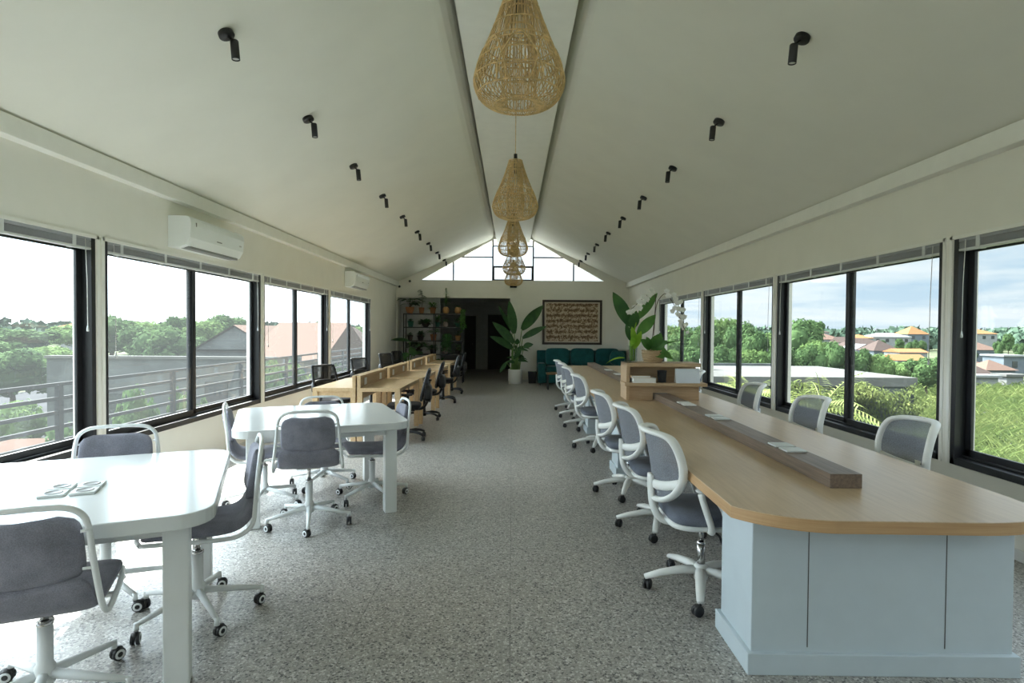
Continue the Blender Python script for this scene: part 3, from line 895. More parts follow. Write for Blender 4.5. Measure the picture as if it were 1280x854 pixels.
for k, py in enumerate((0.02, 3.45, 6.0, 9.85)):
    a = MB(); a.box(0.105, 1.285, py, py+0.38, 0.0, LZ-0.055)
    p = a.build('pedestal', M['pedestal'], LT, bevel=0.004)
    q = MB(); q.box(0.083, 1.307, py-0.022, py+0.402, 0.0, 0.098)
    q.build('plinth', M['pedestal'], p, bevel=0.004)
    for x in (0.36, 0.98): MB().box(x-0.0022, x+0.0022, py-0.0012, py+0.01, 0.12, LZ-0.06).build('panel_joint', M['groove'], p)
b = MB()
for x in (0.3, 1.05): b.box(x, x+0.05, 0.3, LY-0.1, LZ-0.12, LZ-0.055)
b.build('support_beam', M['alu'], LT)
rl = MB(); rl.box(0.605, 0.765, 0.30, LY-0.05, LZ, LZ+0.072)
rail = rl.build('outlet_rail', M['walnut'], LT, bevel=0.002)
for k, yy in enumerate((0.93, 2.14, 3.0, 5.9, 6.75, 7.75)):
    mat = 'plate' if k < 2 else 'platew'
    for dy in (-0.075, 0.075):
        p = MB().box(0.625, 0.745, yy+dy-0.055, yy+dy+0.055, LZ+0.072, LZ+0.083).build('socket_plate', M[mat], rail, bevel=0.003)

# --- shelf unit standing across the long table
U = thing('tabletop_shelf', 'oak open shelf unit standing across the long table, plants on top', 'shelf unit', (1.30, 6.44, 0.77), -0.0095)
x1 = 0.83; H = 0.42; D = 0.36
MB().box(0.0, 0.038, 0.0, D, 0.0, H).build('side_panel', M['oakx'], U, bevel=0.002)
MB().box(x1-0.03, x1, 0.16, D, 0.0, H-0.045).build('side_panel', M['oakx'], U, bevel=0.002)
MB().box(0.0, x1+0.01, -0.01, D, H-0.042, H).build('top_board', M['oakx'], U, bevel=0.002)
MB().box(0.038, x1, 0.185, 0.205, 0.19, H-0.042).build('back_panel', M['oakx'], U)
MB().box(0.038, 0.305, 0.02, 0.04, 0.0, 0.17).build('front_panel', M['oakx'], U, bevel=0.002)
MB().box(0.474, x1, 0.02, 0.04, 0.0, 0.17).build('front_panel', M['oakx'], U, bevel=0.002)
MB().box(0.305, 0.474, 0.02, 0.04, 0.08, 0.17).build('front_panel', M['oakx'], U, bevel=0.002)
MB().box(-0.035, x1+0.055, -0.10, 0.20, 0.165, 0.20).build('shelf_board', M['oakx'], U, bevel=0.002)
UZ = 0.77+0.20
bk = thing('book', 'white thick book lying at the bottom of the pair on the oak shelf unit', 'book', (1.49, 6.46, UZ), 0.03, 'books on the tabletop shelf')
MB().box(-0.125, 0.125, -0.085, 0.085, 0.004, 0.050).build('pages', M['paper'], bk)
c = MB(); c.box(-0.13, 0.13, -0.09, 0.09, 0, 0.004); c.box(-0.13, 0.13, -0.09, 0.09, 0.05, 0.054); c.box(-0.13, 0.13, 0.085, 0.09, 0, 0.054); c.build('cover', M['platew'], bk)
bk = thing('book', 'thin tan book on top of the white book on the oak shelf unit', 'book', (1.455, 6.46, UZ+0.0545), -0.04, 'books on the tabletop shelf')
MB().box(-0.105, 0.105, -0.075, 0.075, 0.003, 0.024).build('pages', M['paper'], bk)
c = MB(); c.box(-0.11, 0.11, -0.08, 0.08, 0, 0.003); c.box(-0.11, 0.11, -0.08, 0.08, 0.024, 0.027); c.box(-0.11, -0.107, -0.08, 0.08, 0, 0.027); c.build('cover', M['booktan'], bk)
pc = thing('pen_cup', 'black mesh pen cup on the middle of the oak shelf unit', 'pen cup', (1.705, 6.45, UZ))
q = MB()
q.lathe([(0, 0.002), (0.043, 0.0), (0.045, 0.004), (0.054, 0.135), (0.051, 0.135), (0.042, 0.006), (0, 0.006)], 24, cap=False); q.build('mesh_wall', M['blackmesh'], pc)
q = MB()
for r, z in ((0.045, 0.005), (0.0535, 0.134)): q.tube([(r*math.cos(a*PI/12), r*math.sin(a*PI/12), z) for a in range(24)], 0.003, 6, closed=True)
q.build('wire_rim', M['black'], pc)
cd = thing('desk_calendar', 'pale blue blank standing desk calendar at the right of the oak shelf unit', 'calendar', (1.98, 6.42, UZ), -0.0095)
lean = Matrix.Rotation(R(-14), 4, 'X')
MB().box(-0.135, 0.135, -0.002, 0.002, 0, 0.165, Matrix.Translation((0, -0.045, 0)) @ lean).build('front_sheet', M['tablet'], cd)
MB().box(-0.135, 0.135, -0.002, 0.002, 0, 0.165, Matrix.Translation((0, 0.035, 0)) @ Matrix.Rotation(R(14), 4, 'X')).build('back_sheet', M['paper'], cd)
q = MB()
for k in range(12):
    x = -0.12 + 0.24*k/11
    q.tube([(x, -0.005+0.011*math.cos(a*PI/5), 0.16+0.011*math.sin(a*PI/5)) for a in range(10)], 0.0015, 4, closed=True)
q.build('wire_binding', M['chrome'], cd)

# --- facing pale oak desks
def desk():
    t = thing('desk', '', 'desk')      # runs along +Y from its near end, screen on its -X edge
    Wd, Ld, Hd = 0.58, 1.55, 0.76
    MB().box(0, Wd, 0, Ld, Hd-0.05, Hd).build('desktop', M['desk'], t, bevel=0.003)
    for lx in (0.0, Wd-0.07):
        for ly in (0.0, Ld-0.07):
            MB().box(lx, lx+0.07, ly, ly+0.07, 0, Hd-0.05).build('leg', M['desk'], t, bevel=0.003)
    q = MB(); q.box(0, 0.03, 0.07, Ld-0.07, Hd-0.16, Hd-0.05); q.box(0.07, Wd-0.07, Ld-0.05, Ld-0.02, Hd-0.13, Hd-0.05)
    q.build('apron', M['desk'], t)
    s = MB(); s.box(0, 0.045, 0, 0.03, Hd, Hd+0.165); s.box(0, 0.045, Ld-0.03, Ld, Hd, Hd+0.165); s.box(0, 0.045, 0.03, Ld-0.03, Hd+0.14, Hd+0.165)
    sc_ = s.build('screen_frame', M['desk'], t, bevel=0.002)
    MB().box(0.004, 0.038, 0.03, Ld-0.03, Hd, Hd+0.14).build('screen_panel', M['desk_dark'], sc_)
    for ly in (0.28, 1.18):
        p = MB().box(0.038, 0.049, ly-0.05, ly+0.05, Hd+0.025, Hd+0.12).build('socket_plate', M['platew'], t, bevel=0.003)
    return t
dk = Placer(desk())
DS = [(-2.075, 7.62), (-2.04, 9.30), (-2.015, 11.22), (-2.015, 13.22)]
q4 = ['first', 'second', 'third', 'fourth']
for k, (x, y) in enumerate(DS):
    dk.put((x, y, 0), 0, '%s pale oak desk on the aisle side of the left row, counting from the camera' % q4[k], 'aisle side oak desks')
for k, (x, y) in enumerate(DS):
    dk.put((x-0.02, y+1.55, 0), PI, '%s pale oak desk on the window side of the left row, counting from the camera' % q4[k], 'window side oak desks')

# --- black mesh office chairs
def black_chair():
    t = thing('mesh_office_chair', '', 'chair')
    b = MB()
    b.lathe([(0.0, 0.06), (0.04, 0.06), (0.04, 0.12), (0.03, 0.15), (0.028, 0.33), (0, 0.33)], 16)
    for k in range(5):
        a = PI/2 + 2*PI*k/5
        c, s = math.cos(a), math.sin(a)
        b.tube([(0.02*c, 0.02*s, 0.105), (0.16*c, 0.16*s, 0.115), (0.25*c, 0.25*s, 0.10), (0.31*c, 0.31*s, 0.075)], [0.03, 0.027, 0.024, 0.02], 8, flat=0.8, up=(0, 0, 1))
    b.build('star_base', M['black'], t)
    MB().cyl((0, 0, 0.32), (0, 0, 0.43), 0.015, 12).build('gas_lift', M['chrome'], t)
    for k in range(5):
        a = PI/2 + 2*PI*k/5
        caster(t, 0.30*math.cos(a), 0.30*math.sin(a), a+0.6+k, False)
    MB().pillow((0, 0.02, 0.475), (0.49, 0.48, 0.085), 0.45, 0.6).build('seat', M['blackfab'], t)
    u = MB(); u.box(-0.1, 0.1, -0.13, 0.13, 0.405, 0.44); u.cyl((0.09, 0.0, 0.42), (0.25, 0.0, 0.41), 0.007, 8); u.build('tilt_mechanism', M['black'], t, bevel=0.004)
    def bp(x, z): return Vector((x, -0.245-0.24*(z-0.5)+0.05*(x/0.22)**2, z))
    fr = MB()
    o2 = [(-0.185, 0.565), (0.185, 0.565), (0.222, 0.61), (0.215, 0.80), (0.20, 0.95), (0.165, 0.98), (-0.165, 0.98), (-0.20, 0.95), (-0.215, 0.80), (-0.222, 0.61)]
    fr.tube(crom([bp(x, z) for x, z in o2], 4, True), 0.017, 8, closed=True)
    fr.build('back_frame', M['black'], t)
    def s1(u, v):
        z = 0.57+0.405*v; h = 0.21-0.02*v; return bp((2*u-1)*h, z)
    MB().grid(s1, 10, 10).build('back_mesh', M['blackmesh'], t)
    lb = MB()
    lb.pillow(bp(0, 0.655)+Vector((0, -0.03, 0)), (0.40, 0.12, 0.24), 0.5, 0.6, 20, 10)
    for s in (-1, 1): lb.tube(crom([(s*0.03, -0.10, 0.42), (s*0.05, -0.24, 0.44), (s*0.10, -0.31, 0.55), tuple(bp(s*0.13, 0.66)+Vector((0, -0.03, 0)))], 5), 0.016, 8)
    lb.build('lumbar_support', M['black'], t)
    for s in (-1, 1):
        a = MB(); a.tube(crom([(s*0.15, 0.0, 0.425), (s*0.26, 0.0, 0.44), (s*0.275, -0.01, 0.55), (s*0.27, -0.01, 0.64)], 5), 0.018, 8)
        a.pillow((s*0.27, 0.01, 0.652), (0.075, 0.24, 0.03), 0.5, 0.6, 16, 8); a.build('armrest', M['black'], t)
    return t
bc = Placer(black_chair())
for k, (x, y, a) in enumerate(((-1.50, 8.05, 0.12), (-1.52, 9.85, 0.05), (-1.47, 12.15, 0.1), (-1.47, 13.9, 0.05))):
    bc.put((x, y, 0), PI/2 + a, '%s black mesh chair from the camera on the aisle side of the oak desks' % q4[k], 'black chairs on the aisle side of the oak desks')
for k, (x, y, a) in enumerate(((-2.66, 8.62, -0.6), (-2.70, 10.9, -0.5), (-2.70, 13.2, -0.5), (-2.70, 14.6, -0.4))):
    bc.put((x, y, 0), -PI/2 + a, '%s black mesh chair from the camera on the window side of the oak desks' % q4[k], 'black chairs on the window side of the oak desks')
# ------------------------------------------------------------------ far end of the room
S = thing('sofa', 'teal fabric sofa against the back wall under the framed picture', 'sofa', (0.74, 16.0, 0))
MB().box(0.0, 2.62, 0.10, 0.95, 0.06, 0.40).build('base', M['teal'], S, bevel=0.02)
MB().box(0.0, 2.62, 0.66, 0.95, 0.06, 0.97).build('back', M['teal'], S, bevel=0.03)
for x in (0.0, 2.40): MB().box(x, x+0.22, 0.02, 0.66, 0.06, 0.62).build('arm', M['teal'], S, bevel=0.04, seg=3)
for k in range(3):
    MB().pillow((0.22+0.363+0.727*k, 0.36, 0.46), (0.72, 0.66, 0.17), 0.3, 0.5).build('seat_cushion', M['teal'], S)
    MB().pillow((0.22+0.363+0.727*k, 0.58, 0.78), (0.70, 0.22, 0.52), 0.4, 0.4, M=Matrix.Rotation(R(-10), 4, 'X')).build('back_cushion', M['teal'], S)
for x in (0.08, 2.54):
    for y in (0.1, 0.85): MB().cyl((x, y, 0), (x, y, 0.07), 0.025).build('foot', M['dark'], S)
p = thing('throw_pillow', 'square teal throw pillow leaning at the right end of the sofa', 'pillow', (3.02, 16.30, 0.55))
MB().pillow((0, 0, 0.22), (0.44, 0.15, 0.44), 0.35, 0.7, M=Matrix.Rotation(R(-18), 4, 'X') @ Matrix.Rotation(R(14), 4, 'Y')).build('cushion', M['teal'], p)
st = thing('side_table', 'small wooden topped table with black legs in front of the teal sofa', 'table', (1.13, 15.0, 0))
MB().box(-0.22, 0.22, -0.2, 0.2, 0.40, 0.44).build('tabletop', wood('brown_table_wood', (0.16, 0.08, 0.035), (0.26, 0.14, 0.06)), st, bevel=0.004)
for sx in (-1, 1):
    for sy in (-1, 1): MB().box(sx*0.18-0.018, sx*0.18+0.018, sy*0.16-0.018, sy*0.16+0.018, 0, 0.40).build('leg', M['black'], st)
bn = thing('waste_bin', 'square black waste bin between the potted plant and the teal sofa', 'bin', (0.60, 16.72, 0))
q = MB(); q.loft([[Vector((a*w, b*w, z)) for a, b in ((-1, -1), (1, -1), (1, 1), (-1, 1))] for w, z in ((0.105, 0.0), (0.125, 0.33), (0.118, 0.33), (0.10, 0.02))], smooth=False)
q.build('body', M['black'], bn)
q = MB(); q.tube([(0.123, 0.123, 0.33), (-0.123, 0.123, 0.33), (-0.123, -0.123, 0.33), (0.123, -0.123, 0.33)], 0.007, 6, closed=True); q.build('rim', M['black'], bn)

# framed textile-like picture
def art():
    m, nt, b = new_mat('brown_figured_print')
    v = coords(nt)
    n = noise(nt, v, 17, 4, 0.7)
    n2 = noise(nt, v, 42, 2, 0.5)
    sx = nt.nodes.new('ShaderNodeSeparateXYZ'); nt.links.new(v, sx.inputs[0])
    def mth(op, a, b_=None):
        x = nt.nodes.new('ShaderNodeMath'); x.operation = op
        for i, q in enumerate((a, b_)):
            if q is None: continue
            if isinstance(q, (int, float)): x.inputs[i].default_value = q
            else: nt.links.new(q, x.inputs[i])
        return x.outputs[0]
    row = mth('SINE', mth('MULTIPLY', sx.outputs['Z'], 2*PI/0.16))
    row2 = mth('MULTIPLY', row, 0.055)
    s = mth('ADD', mth('ADD', mth('MULTIPLY', n.outputs['Fac'], 0.75), mth('MULTIPLY', n2.outputs['Fac'], 0.3)), row2)
    r = ramp(nt, [(0.46, (0.60, 0.50, 0.38)), (0.52, (0.34, 0.22, 0.13)), (0.60, (0.13, 0.075, 0.04))])
    nt.links.new(s, r.inputs['Fac']); nt.links.new(r.outputs['Color'], b.inputs['Base Color'])
    b.inputs['Roughness'].default_value = 0.8
    return m
pf = thing('framed_picture', 'large dark framed brown and cream patterned picture on the back wall', 'picture', (1.79, YB, 1.80))
w2, h2 = 0.89, 0.665
f = MB()
f.box(-w2, w2, -0.045, 0, h2-0.065, h2); f.box(-w2, w2, -0.045, 0, -h2, -h2+0.065)
f.box(-w2, -w2+0.065, -0.045, 0, -h2+0.065, h2-0.065); f.box(w2-0.065, w2, -0.045, 0, -h2+0.065, h2-0.065)
f.build('frame', M['framewood'], pf, bevel=0.006)
MB().box(-w2+0.06, w2-0.06, -0.015, -0.005, -h2+0.06, h2-0.06).build('mat_border', plain('cream_mat', (0.62, 0.55, 0.45), 0.8), pf)
MB().box(-w2+0.12, w2-0.12, -0.018, -0.015, -h2+0.10, h2-0.10).build('print', art(), pf)

sp_ = thing('wall_speaker', 'small black speaker box fixed under the gable window', 'speaker', (0.03, YB, 2.88))
MB().box(-0.10, 0.10, -0.14, -0.001, -0.065, 0.065).build('cabinet', M['black'], sp_, bevel=0.008)
MB().box(-0.09, 0.09, -0.145, -0.14, -0.055, 0.055).build('grille', M['blackfab'], sp_, bevel=0.003)
for x, z, nm in ((-3.36, 2.83, 'small black security camera in the top left corner of the back wall'), (-3.05, 2.99, 'tiny black sensor just below the gable, near the left corner')):
    c = thing('security_camera' if x < -3.2 else 'wall_sensor', nm, 'camera' if x < -3.2 else 'sensor', (x, YB, z))
    MB().cyl((0, -0.001, 0), (0, -0.03, 0), 0.035, 14).build('mount', M['whiteplastic'], c)
    MB().pillow((0, -0.055, 0), (0.075, 0.075, 0.075), 1, 1, 14, 10).build('dome', M['black'], c)
lsw = thing('light_switch', 'white light switch plate on the left wall beside the last window', 'switch', (-W, 16.2, 1.28))
MB().box(0, 0.01, -0.06, 0.06, -0.06, 0.06).build('plate', M['platew'], lsw, bevel=0.003)
MB().box(0.01, 0.014, -0.025, 0.025, -0.035, 0.035).build('rocker', M['platew'], lsw, bevel=0.002)

# tall leafy plant in a white pot
bp_ = thing('potted_plant', 'tall broad leaved plant in a white cylinder pot beside the dark hall opening', 'plant', (0.10, 16.50, 0))
q = MB(); q.lathe([(0, 0.0), (0.19, 0.0), (0.195, 0.045), (0.185, 0.05), (0.20, 0.07), (0.205, 0.42), (0.19, 0.42), (0.185, 0.39), (0, 0.39)], 30, cap=False)
q.build('pot', M['whitepot'], bp_)
MB().lathe([(0, 0.385), (0.186, 0.385)], 24, cap=False).build('soil', M['soil'], bp_)
def bpos(cx, cy, y=0.0): return Vector((cx*0.00326-0.928-0.10, y, 2.548-cy*0.00326))
lf = MB(); stm = MB()
UPV = (0.15, -1, 0.25)
def big(b, t, w, y0=0.0, y1=0.0, bend=0.12, root=(300, 640), up=UPV, fold=0.2):
    B = bpos(*b, y0); T = bpos(*t, y1)
    lf.leaf(B, (T-B)+Vector((0, 0, bend*(T-B).length*0.5)), (T-B).length*1.03, w, bend, up, 10, 1.25, fold)
    Rt = bpos(*root); Rt.z = 0.36; Rt.y = 0.03*random.uniform(-1, 1)
    Md = (Rt+B)/2; Md.x = Rt.x*0.6+B.x*0.4
    stm.tube(crom([Rt, Md, B], 5), 0.013, 6)
big((305, 335), (258, 50), 0.27, -0.05, -0.15, 0.05, (320, 640))
big((285, 320), (160, 85), 0.13, 0.1, 0.1, 0.05, (285, 640))
big((300, 420), (120, 235), 0.26, -0.1, -0.35, 0.3, (290, 640))
big((295, 475), (98, 355), 0.22, 0.0, -0.4, 0.4, (280, 640))
big((372, 300), (552, 88), 0.30, 0.0, -0.1, 0.12, (330, 640))
big((378, 375), (580, 268), 0.19, -0.1, -0.3, 0.22, (345, 640))
big((390, 450), (470, 425), 0.16, -0.1, -0.2, 0.4, (350, 640))
big((365, 480), (300, 560), 0.15, -0.15, -0.3, 0.4, (320, 640))
big((330, 430), (330, 380), 0.14, -0.1, -0.2, 0.1, (325, 640))
big((238, 590), (180, 675), 0.12, -0.15, -0.25, 0.2, (285, 640))
for k in range(16):
    a = random.uniform(-0.4, PI+0.4)
    b = Vector((random.uniform(-0.10, 0.15), random.uniform(-0.12, 0.05), random.uniform(0.55, 1.05)))
    d = Vector((math.cos(a)*0.9+0.2, -abs(math.sin(a))*0.5, 0.5))
    lf.leaf(b, d, random.uniform(0.22, 0.42), random.uniform(0.06, 0.11), 1.0, UPV, 6, 1.4)
    stm.tube([(b.x*0.5, b.y*0.5, 0.38), b], 0.008, 5)
lf.build('foliage', M['leaf'], bp_)
for k in range(8):
    x = random.uniform(-0.08, 0.13); stm.tube([(x, random.uniform(-0.08, 0.05), 0.37), (x*1.3, -0.05, random.uniform(0.8, 1.1))], 0.017, 6)
stm.build('stems', M['stem'], bp_)

# ------------------------------------------------------------------ plant shelf
SHX0, SHX1, SHY0, SHY1 = -3.17, -1.42, 16.55, 16.93
sh = thing('plant_shelf', 'black steel shelf rack full of potted plants in front of the hall opening', 'shelf', (SHX0, SHY0, 0))
wd, dp = SHX1-SHX0, SHY1-SHY0
for x in (0.0, 0.88, wd-0.03):
    for y in (0.0, dp-0.03):
        MB().box(x, x+0.03, y, y+0.03, 0, 2.025).build('post', M['steel'], sh)
SHZ = [0.30, 0.84, 1.235, 1.63, 2.022]
for z in SHZ:
    MB().box(0.0, wd, 0.0, dp, z-0.028, z).build('shelf_board', M['steel'], sh)

def pot_shape(kind, w, h):
    r = w/2
    if kind == 'round': prof = [(0, 0), (r*0.55, 0), (r*0.92, h*0.25), (r, h*0.5), (r*0.88, h*0.8), (r*0.62, h), (r*0.52, h), (r*0.5, h*0.9), (0, h*0.9)]
    elif kind == 'bowl': prof = [(0, 0), (r*0.55, 0), (r*0.85, h*0.4), (r, h*0.92), (r, h), (r*0.9, h), (r*0.85, h*0.88), (0, h*0.88)]
    else: prof = [(0, 0), (r*0.72, 0), (r*0.93, h*0.78), (r, h*0.8), (r, h), (r*0.88, h), (r*0.86, h*0.9), (0, h*0.9)]
    return MB().lathe(prof, 20, cap=False)
def potted(label, x, y, z, pot, pkind, w, h, style, fh, fw, mat='leaf', n=26, group='potted plants on the black shelf'):
    t = thing('potted_plant', label, 'plant', (x, y, z), 0, group)
    pot_shape(pkind, w, h).build('pot', M[pot], t)
    MB().lathe([(0, h*0.885), (w*0.44 if pkind != 'round' else w*0.27, h*0.885)], 16, cap=False).build('soil', M['soil'], t)
    m = MB(); sm = MB(); z0 = h*0.88
    n = int(n*1.6)
    for k in range(n):
        a = random.uniform(0, 2*PI); c, s = math.cos(a), math.sin(a)
        if style == 'broad':
            u = random.uniform(0.3, 1); b = Vector((c*fw*0.22*u, s*fw*0.15*u, z0+fh*(0.25+0.55*random.random())))
            m.leaf(b, (c, s*0.7, 0.35), fw*random.uniform(0.4, 0.55), fw*random.uniform(0.24, 0.32), 0.9, (0, 0, 1), 6, 1.4)
            sm.tube([(0, 0, z0-0.02), b], 0.004, 4)
        elif style == 'tall':
            u = k/max(1, n-1); b = Vector((fw*0.12*math.sin(u*4), 0.02*c, z0+fh*(0.25+0.75*u)))
            m.leaf(b, (c, s*0.6, 0.25), fw*random.uniform(0.4, 0.6)*(1.1-0.4*u), fw*0.28, 0.6, (0, 0, 1), 5, 1.5)
        elif style == 'feather':
            u = random.random(); b = Vector((0, 0, z0+fh*(0.1+0.9*u)))
            m.leaf(b, (c, s*0.7, 0.55), fw*0.6*(1.15-u), fw*0.10, 0.9, (0, 0, 1), 4, 1.8)
        elif style == 'trail':
            m2 = fw*random.uniform(0.3, 0.5); L = fh*random.uniform(0.4, 1.0)
            P = crom([(0, 0, z0), (c*m2*0.6, -abs(s)*0.12, z0+0.05), (c*m2, -abs(s)*0.2-0.02, z0-0.02-L*0.4), (c*m2*1.05, -abs(s)*0.2-0.03, z0-L)], 4)
            sm.tube(P, 0.003, 3)
            for q in P[2:]:
                for _ in range(2):
                    e = random.uniform(0, 2*PI); m.leaf(q, (math.cos(e), math.sin(e)-0.3, -0.3), 0.06, 0.045, 0.5, (0, -1, 0.3), 3, 1.4)
        else:  # bush
            v = Vector((c, s*0.8, random.uniform(0.0, 1.2))).normalized()
            rr = random.uniform(0.45, 1)
            b = Vector((v.x*fw*0.35*rr, v.y*fw*0.3*rr, z0+v.z*fh*0.75*rr))
            m.leaf(b, v+Vector((0, 0, 0.1)), fw*random.uniform(0.22, 0.34), fw*random.uniform(0.13, 0.19), 0.8, (0, 0, 1), 4, 1.4)
            sm.tube([(0, 0, z0-0.01), b], 0.003, 3)
    if style in ('tall', 'feather'):
        sm.tube(crom([(0, 0, z0-0.02), (fw*0.08, 0, z0+fh*0.4), (0, 0, z0+fh)], 5), 0.006, 5)
    m.build('foliage', M[mat], t)
    sm.build('stems', M['twig'], t)
    return t
def sx(cx): return cx*0.002207-3.534
YS = 16.72
potted('broad leaved plant in a wide terracotta pot at the left end of the shelf top', sx(240), YS, 2.022, 'terracotta', 'bowl', 0.26, 0.19, 'broad', 0.32, 0.60, 'leaf', 12)
potted('tall thin stemmed plant in a small terracotta pot, second from left on the shelf top', sx(395), YS, 2.022, 'terracotta', 'taper', 0.17, 0.18, 'tall', 0.52, 0.30, 'leaf', 18)
potted('airy small leaved plant in a terracotta pot, third from left on the shelf top', sx(545), YS, 2.022, 'terracotta', 'taper', 0.19, 0.18, 'bush', 0.30, 0.36, 'leaf2', 30)
potted('feathery upright plant in a round ochre pot, fourth from left on the shelf top', sx(720), YS, 2.022, 'ochre', 'round', 0.19, 0.20, 'feather', 0.58, 0.32, 'leaf2', 90)
potted('low sprawling plant in a round clay pot at the right end of the shelf top', sx(880), YS, 2.022, 'ochre', 'round', 0.20, 0.19, 'bush', 0.08, 0.22, 'leaf', 16)
potted('upright plant in a green glazed pot at the left of the second shelf', sx(250), YS, 1.63, 'greenpot', 'taper', 0.18, 0.17, 'bush', 0.12, 0.22, 'leaf', 24)
potted('dense dark trailing plant near the middle of the second shelf', sx(450), YS, 1.63, 'darkpot', 'bowl', 0.24, 0.12, 'bush', 0.12, 0.46, 'leaf', 70)
potted('leafy vine spilling over the right of the third terracotta pot, second shelf', sx(612), YS-0.05, 1.63, 'greenpot', 'taper', 0.15, 0.14, 'bush', 0.34, 0.26, 'leaf2', 60)
potted('small plant in a pink clay pot on the second shelf', sx(715), YS, 1.63, 'pinkpot', 'round', 0.15, 0.15, 'bush', 0.16, 0.22, 'leaf', 24)
potted('pale leaved plant at the right of the second shelf', sx(875), YS, 1.63, 'greenpot', 'taper', 0.16, 0.13, 'bush', 0.26, 0.24, 'leaf2', 40)
potted('dark small plant at the left of the third shelf', sx(245), YS, 1.235, 'darkpot', 'taper', 0.17, 0.15, 'bush', 0.14, 0.2, 'leaf', 24)
potted('bushy plant in a dark pot, second from left on the third shelf', sx(385), YS, 1.235, 'darkpot', 'taper', 0.20, 0.14, 'bush', 0.2, 0.32, 'leaf', 44)
potted('plant in an orange terracotta pot, middle of the third shelf', sx(555), YS, 1.235, 'terracotta', 'taper', 0.19, 0.18, 'broad', 0.26, 0.36, 'leaf2', 14)
potted('trailing vine plant in a dark pot right of the orange pot, third shelf', sx(735), YS, 1.235, 'darkpot', 'taper', 0.18, 0.16, 'trail', 0.45, 0.30, 'leaf', 16)
potted('small plant in an ochre pot at the right of the third shelf', sx(880), YS, 1.235, 'ochre', 'taper', 0.17, 0.15, 'bush', 0.2, 0.22, 'leaf', 22)
potted('big leafy plant at the left of the fourth shelf', sx(350), YS, 0.84, 'darkpot', 'bowl', 0.26, 0.14, 'broad', 0.26, 0.62, 'leaf', 22)
potted('low dark green plant in the middle of the fourth shelf', sx(545), YS, 0.84, 'darkpot', 'taper', 0.18, 0.14, 'bush', 0.16, 0.40, 'leaf', 44)
potted('plant in a round pink clay pot on the fourth shelf', sx(712), YS, 0.84, 'pinkpot', 'round', 0.18, 0.17, 'bush', 0.12, 0.20, 'leaf', 22)
potted('pale trailing plant at the right of the fourth shelf', sx(880), YS, 0.84, 'darkpot', 'taper', 0.16, 0.14, 'bush', 0.26, 0.26, 'leaf2', 40)
potted('dark trailing plant at the right of the lowest shelf', sx(850), YS, 0.30, 'darkpot', 'taper', 0.2, 0.18, 'bush', 0.28, 0.4, 'leaf', 50)
potted('dark bushy plant in the middle of the lowest shelf', sx(640), YS, 0.30, 'darkpot', 'taper', 0.2, 0.18, 'bush', 0.3, 0.5, 'leaf', 60)
hv = potted('hanging vine in a small pot on the right end of the shelf top', sx(955), YS-0.12, 2.022, 'darkpot', 'taper', 0.09, 0.07, 'trail', 0.62, 0.14, 'leaf2', 7)
# floor plant left of the rack
fp = thing('potted_plant', 'large arrow leaved floor plant between the left wall and the shelf rack', 'plant', (-2.98, 16.15, 0))
pot_shape('taper', 0.34, 0.30).build('pot', M['darkpot'], fp)
MB().lathe([(0, 0.262), (0.148, 0.262)], 16, cap=False).build('soil', M['soil'], fp)
m = MB(); sm = MB()
for b, t, w in (((0.10, -0.05, 1.22), (-0.42, -0.25, 1.30), 0.22), ((0.02, -0.1, 0.72), (-0.36, -0.25, 0.55), 0.28), ((0.16, -0.1, 0.85), (0.50, -0.2, 0.9), 0.24), ((0.1, 0, 1.05), (0.25, -0.2, 0.8), 0.22), ((0.0, -0.1, 0.9), (-0.05, -0.4, 0.7), 0.24), ((0.2, 0, 1.0), (0.42, -0.1, 1.12), 0.2)):
    B = Vector(b); T = Vector(t); m.leaf(B, T-B+Vector((0, 0, 0.06)), (T-B).length, w, 0.35, (0, -0.5, 1), 8, 1.1)
    sm.tube(crom([(0, 0, 0.26), (b[0]*0.4, b[1]*0.4, b[2]*0.6), b], 5), 0.009, 5)
m.build('foliage', M['leaf'], fp); sm.build('stems', M['stem'], fp)

# ------------------------------------------------------------------ vase and orchid on the shelf unit
UT = 0.77+0.42
def vp(cx, cy, y): return Vector((1.114+cx*0.00125, y, 2.096-cy*0.00125))
va = thing('glass_vase', 'glass vase holding tall green banana leaves on the oak shelf unit', 'vase', (1.405, 6.60, UT))
def lv(cx, cy, dy=0.0): return vp(cx, cy, 6.60+dy) - Vector((1.405, 6.60, UT))
MB().lathe([(0, 0.0), (0.048, 0.0), (0.052, 0.004), (0.046, 0.06), (0.05, 0.19), (0.047, 0.19), (0.043, 0.06), (0.046, 0.012), (0, 0.012)], 24, cap=False).build('glass_body', M['vase'], va)
LV = [((205, 390), (52, 82), 0.17, 0.03, 0.05, 'leaf'), ((262, 330), (440, 92), 0.105, -0.02, -0.05, 'leaf2'), ((265, 470), (418, 292), 0.13, -0.04, -0.10, 'leaf2'), ((215, 420), (250, 255), 0.13, 0.0, -0.06, 'leaf'),
      ((200, 520), (152, 380), 0.075, -0.03, -0.06, 'leaf'), ((240, 560), (208, 400), 0.075, -0.05, -0.07, 'leaf3'), ((232, 600), (290, 440), 0.085, -0.06, -0.10, 'leaf3'), ((235, 560), (188, 500), 0.075, -0.08, -0.14, 'leaf3')]
sm = MB()
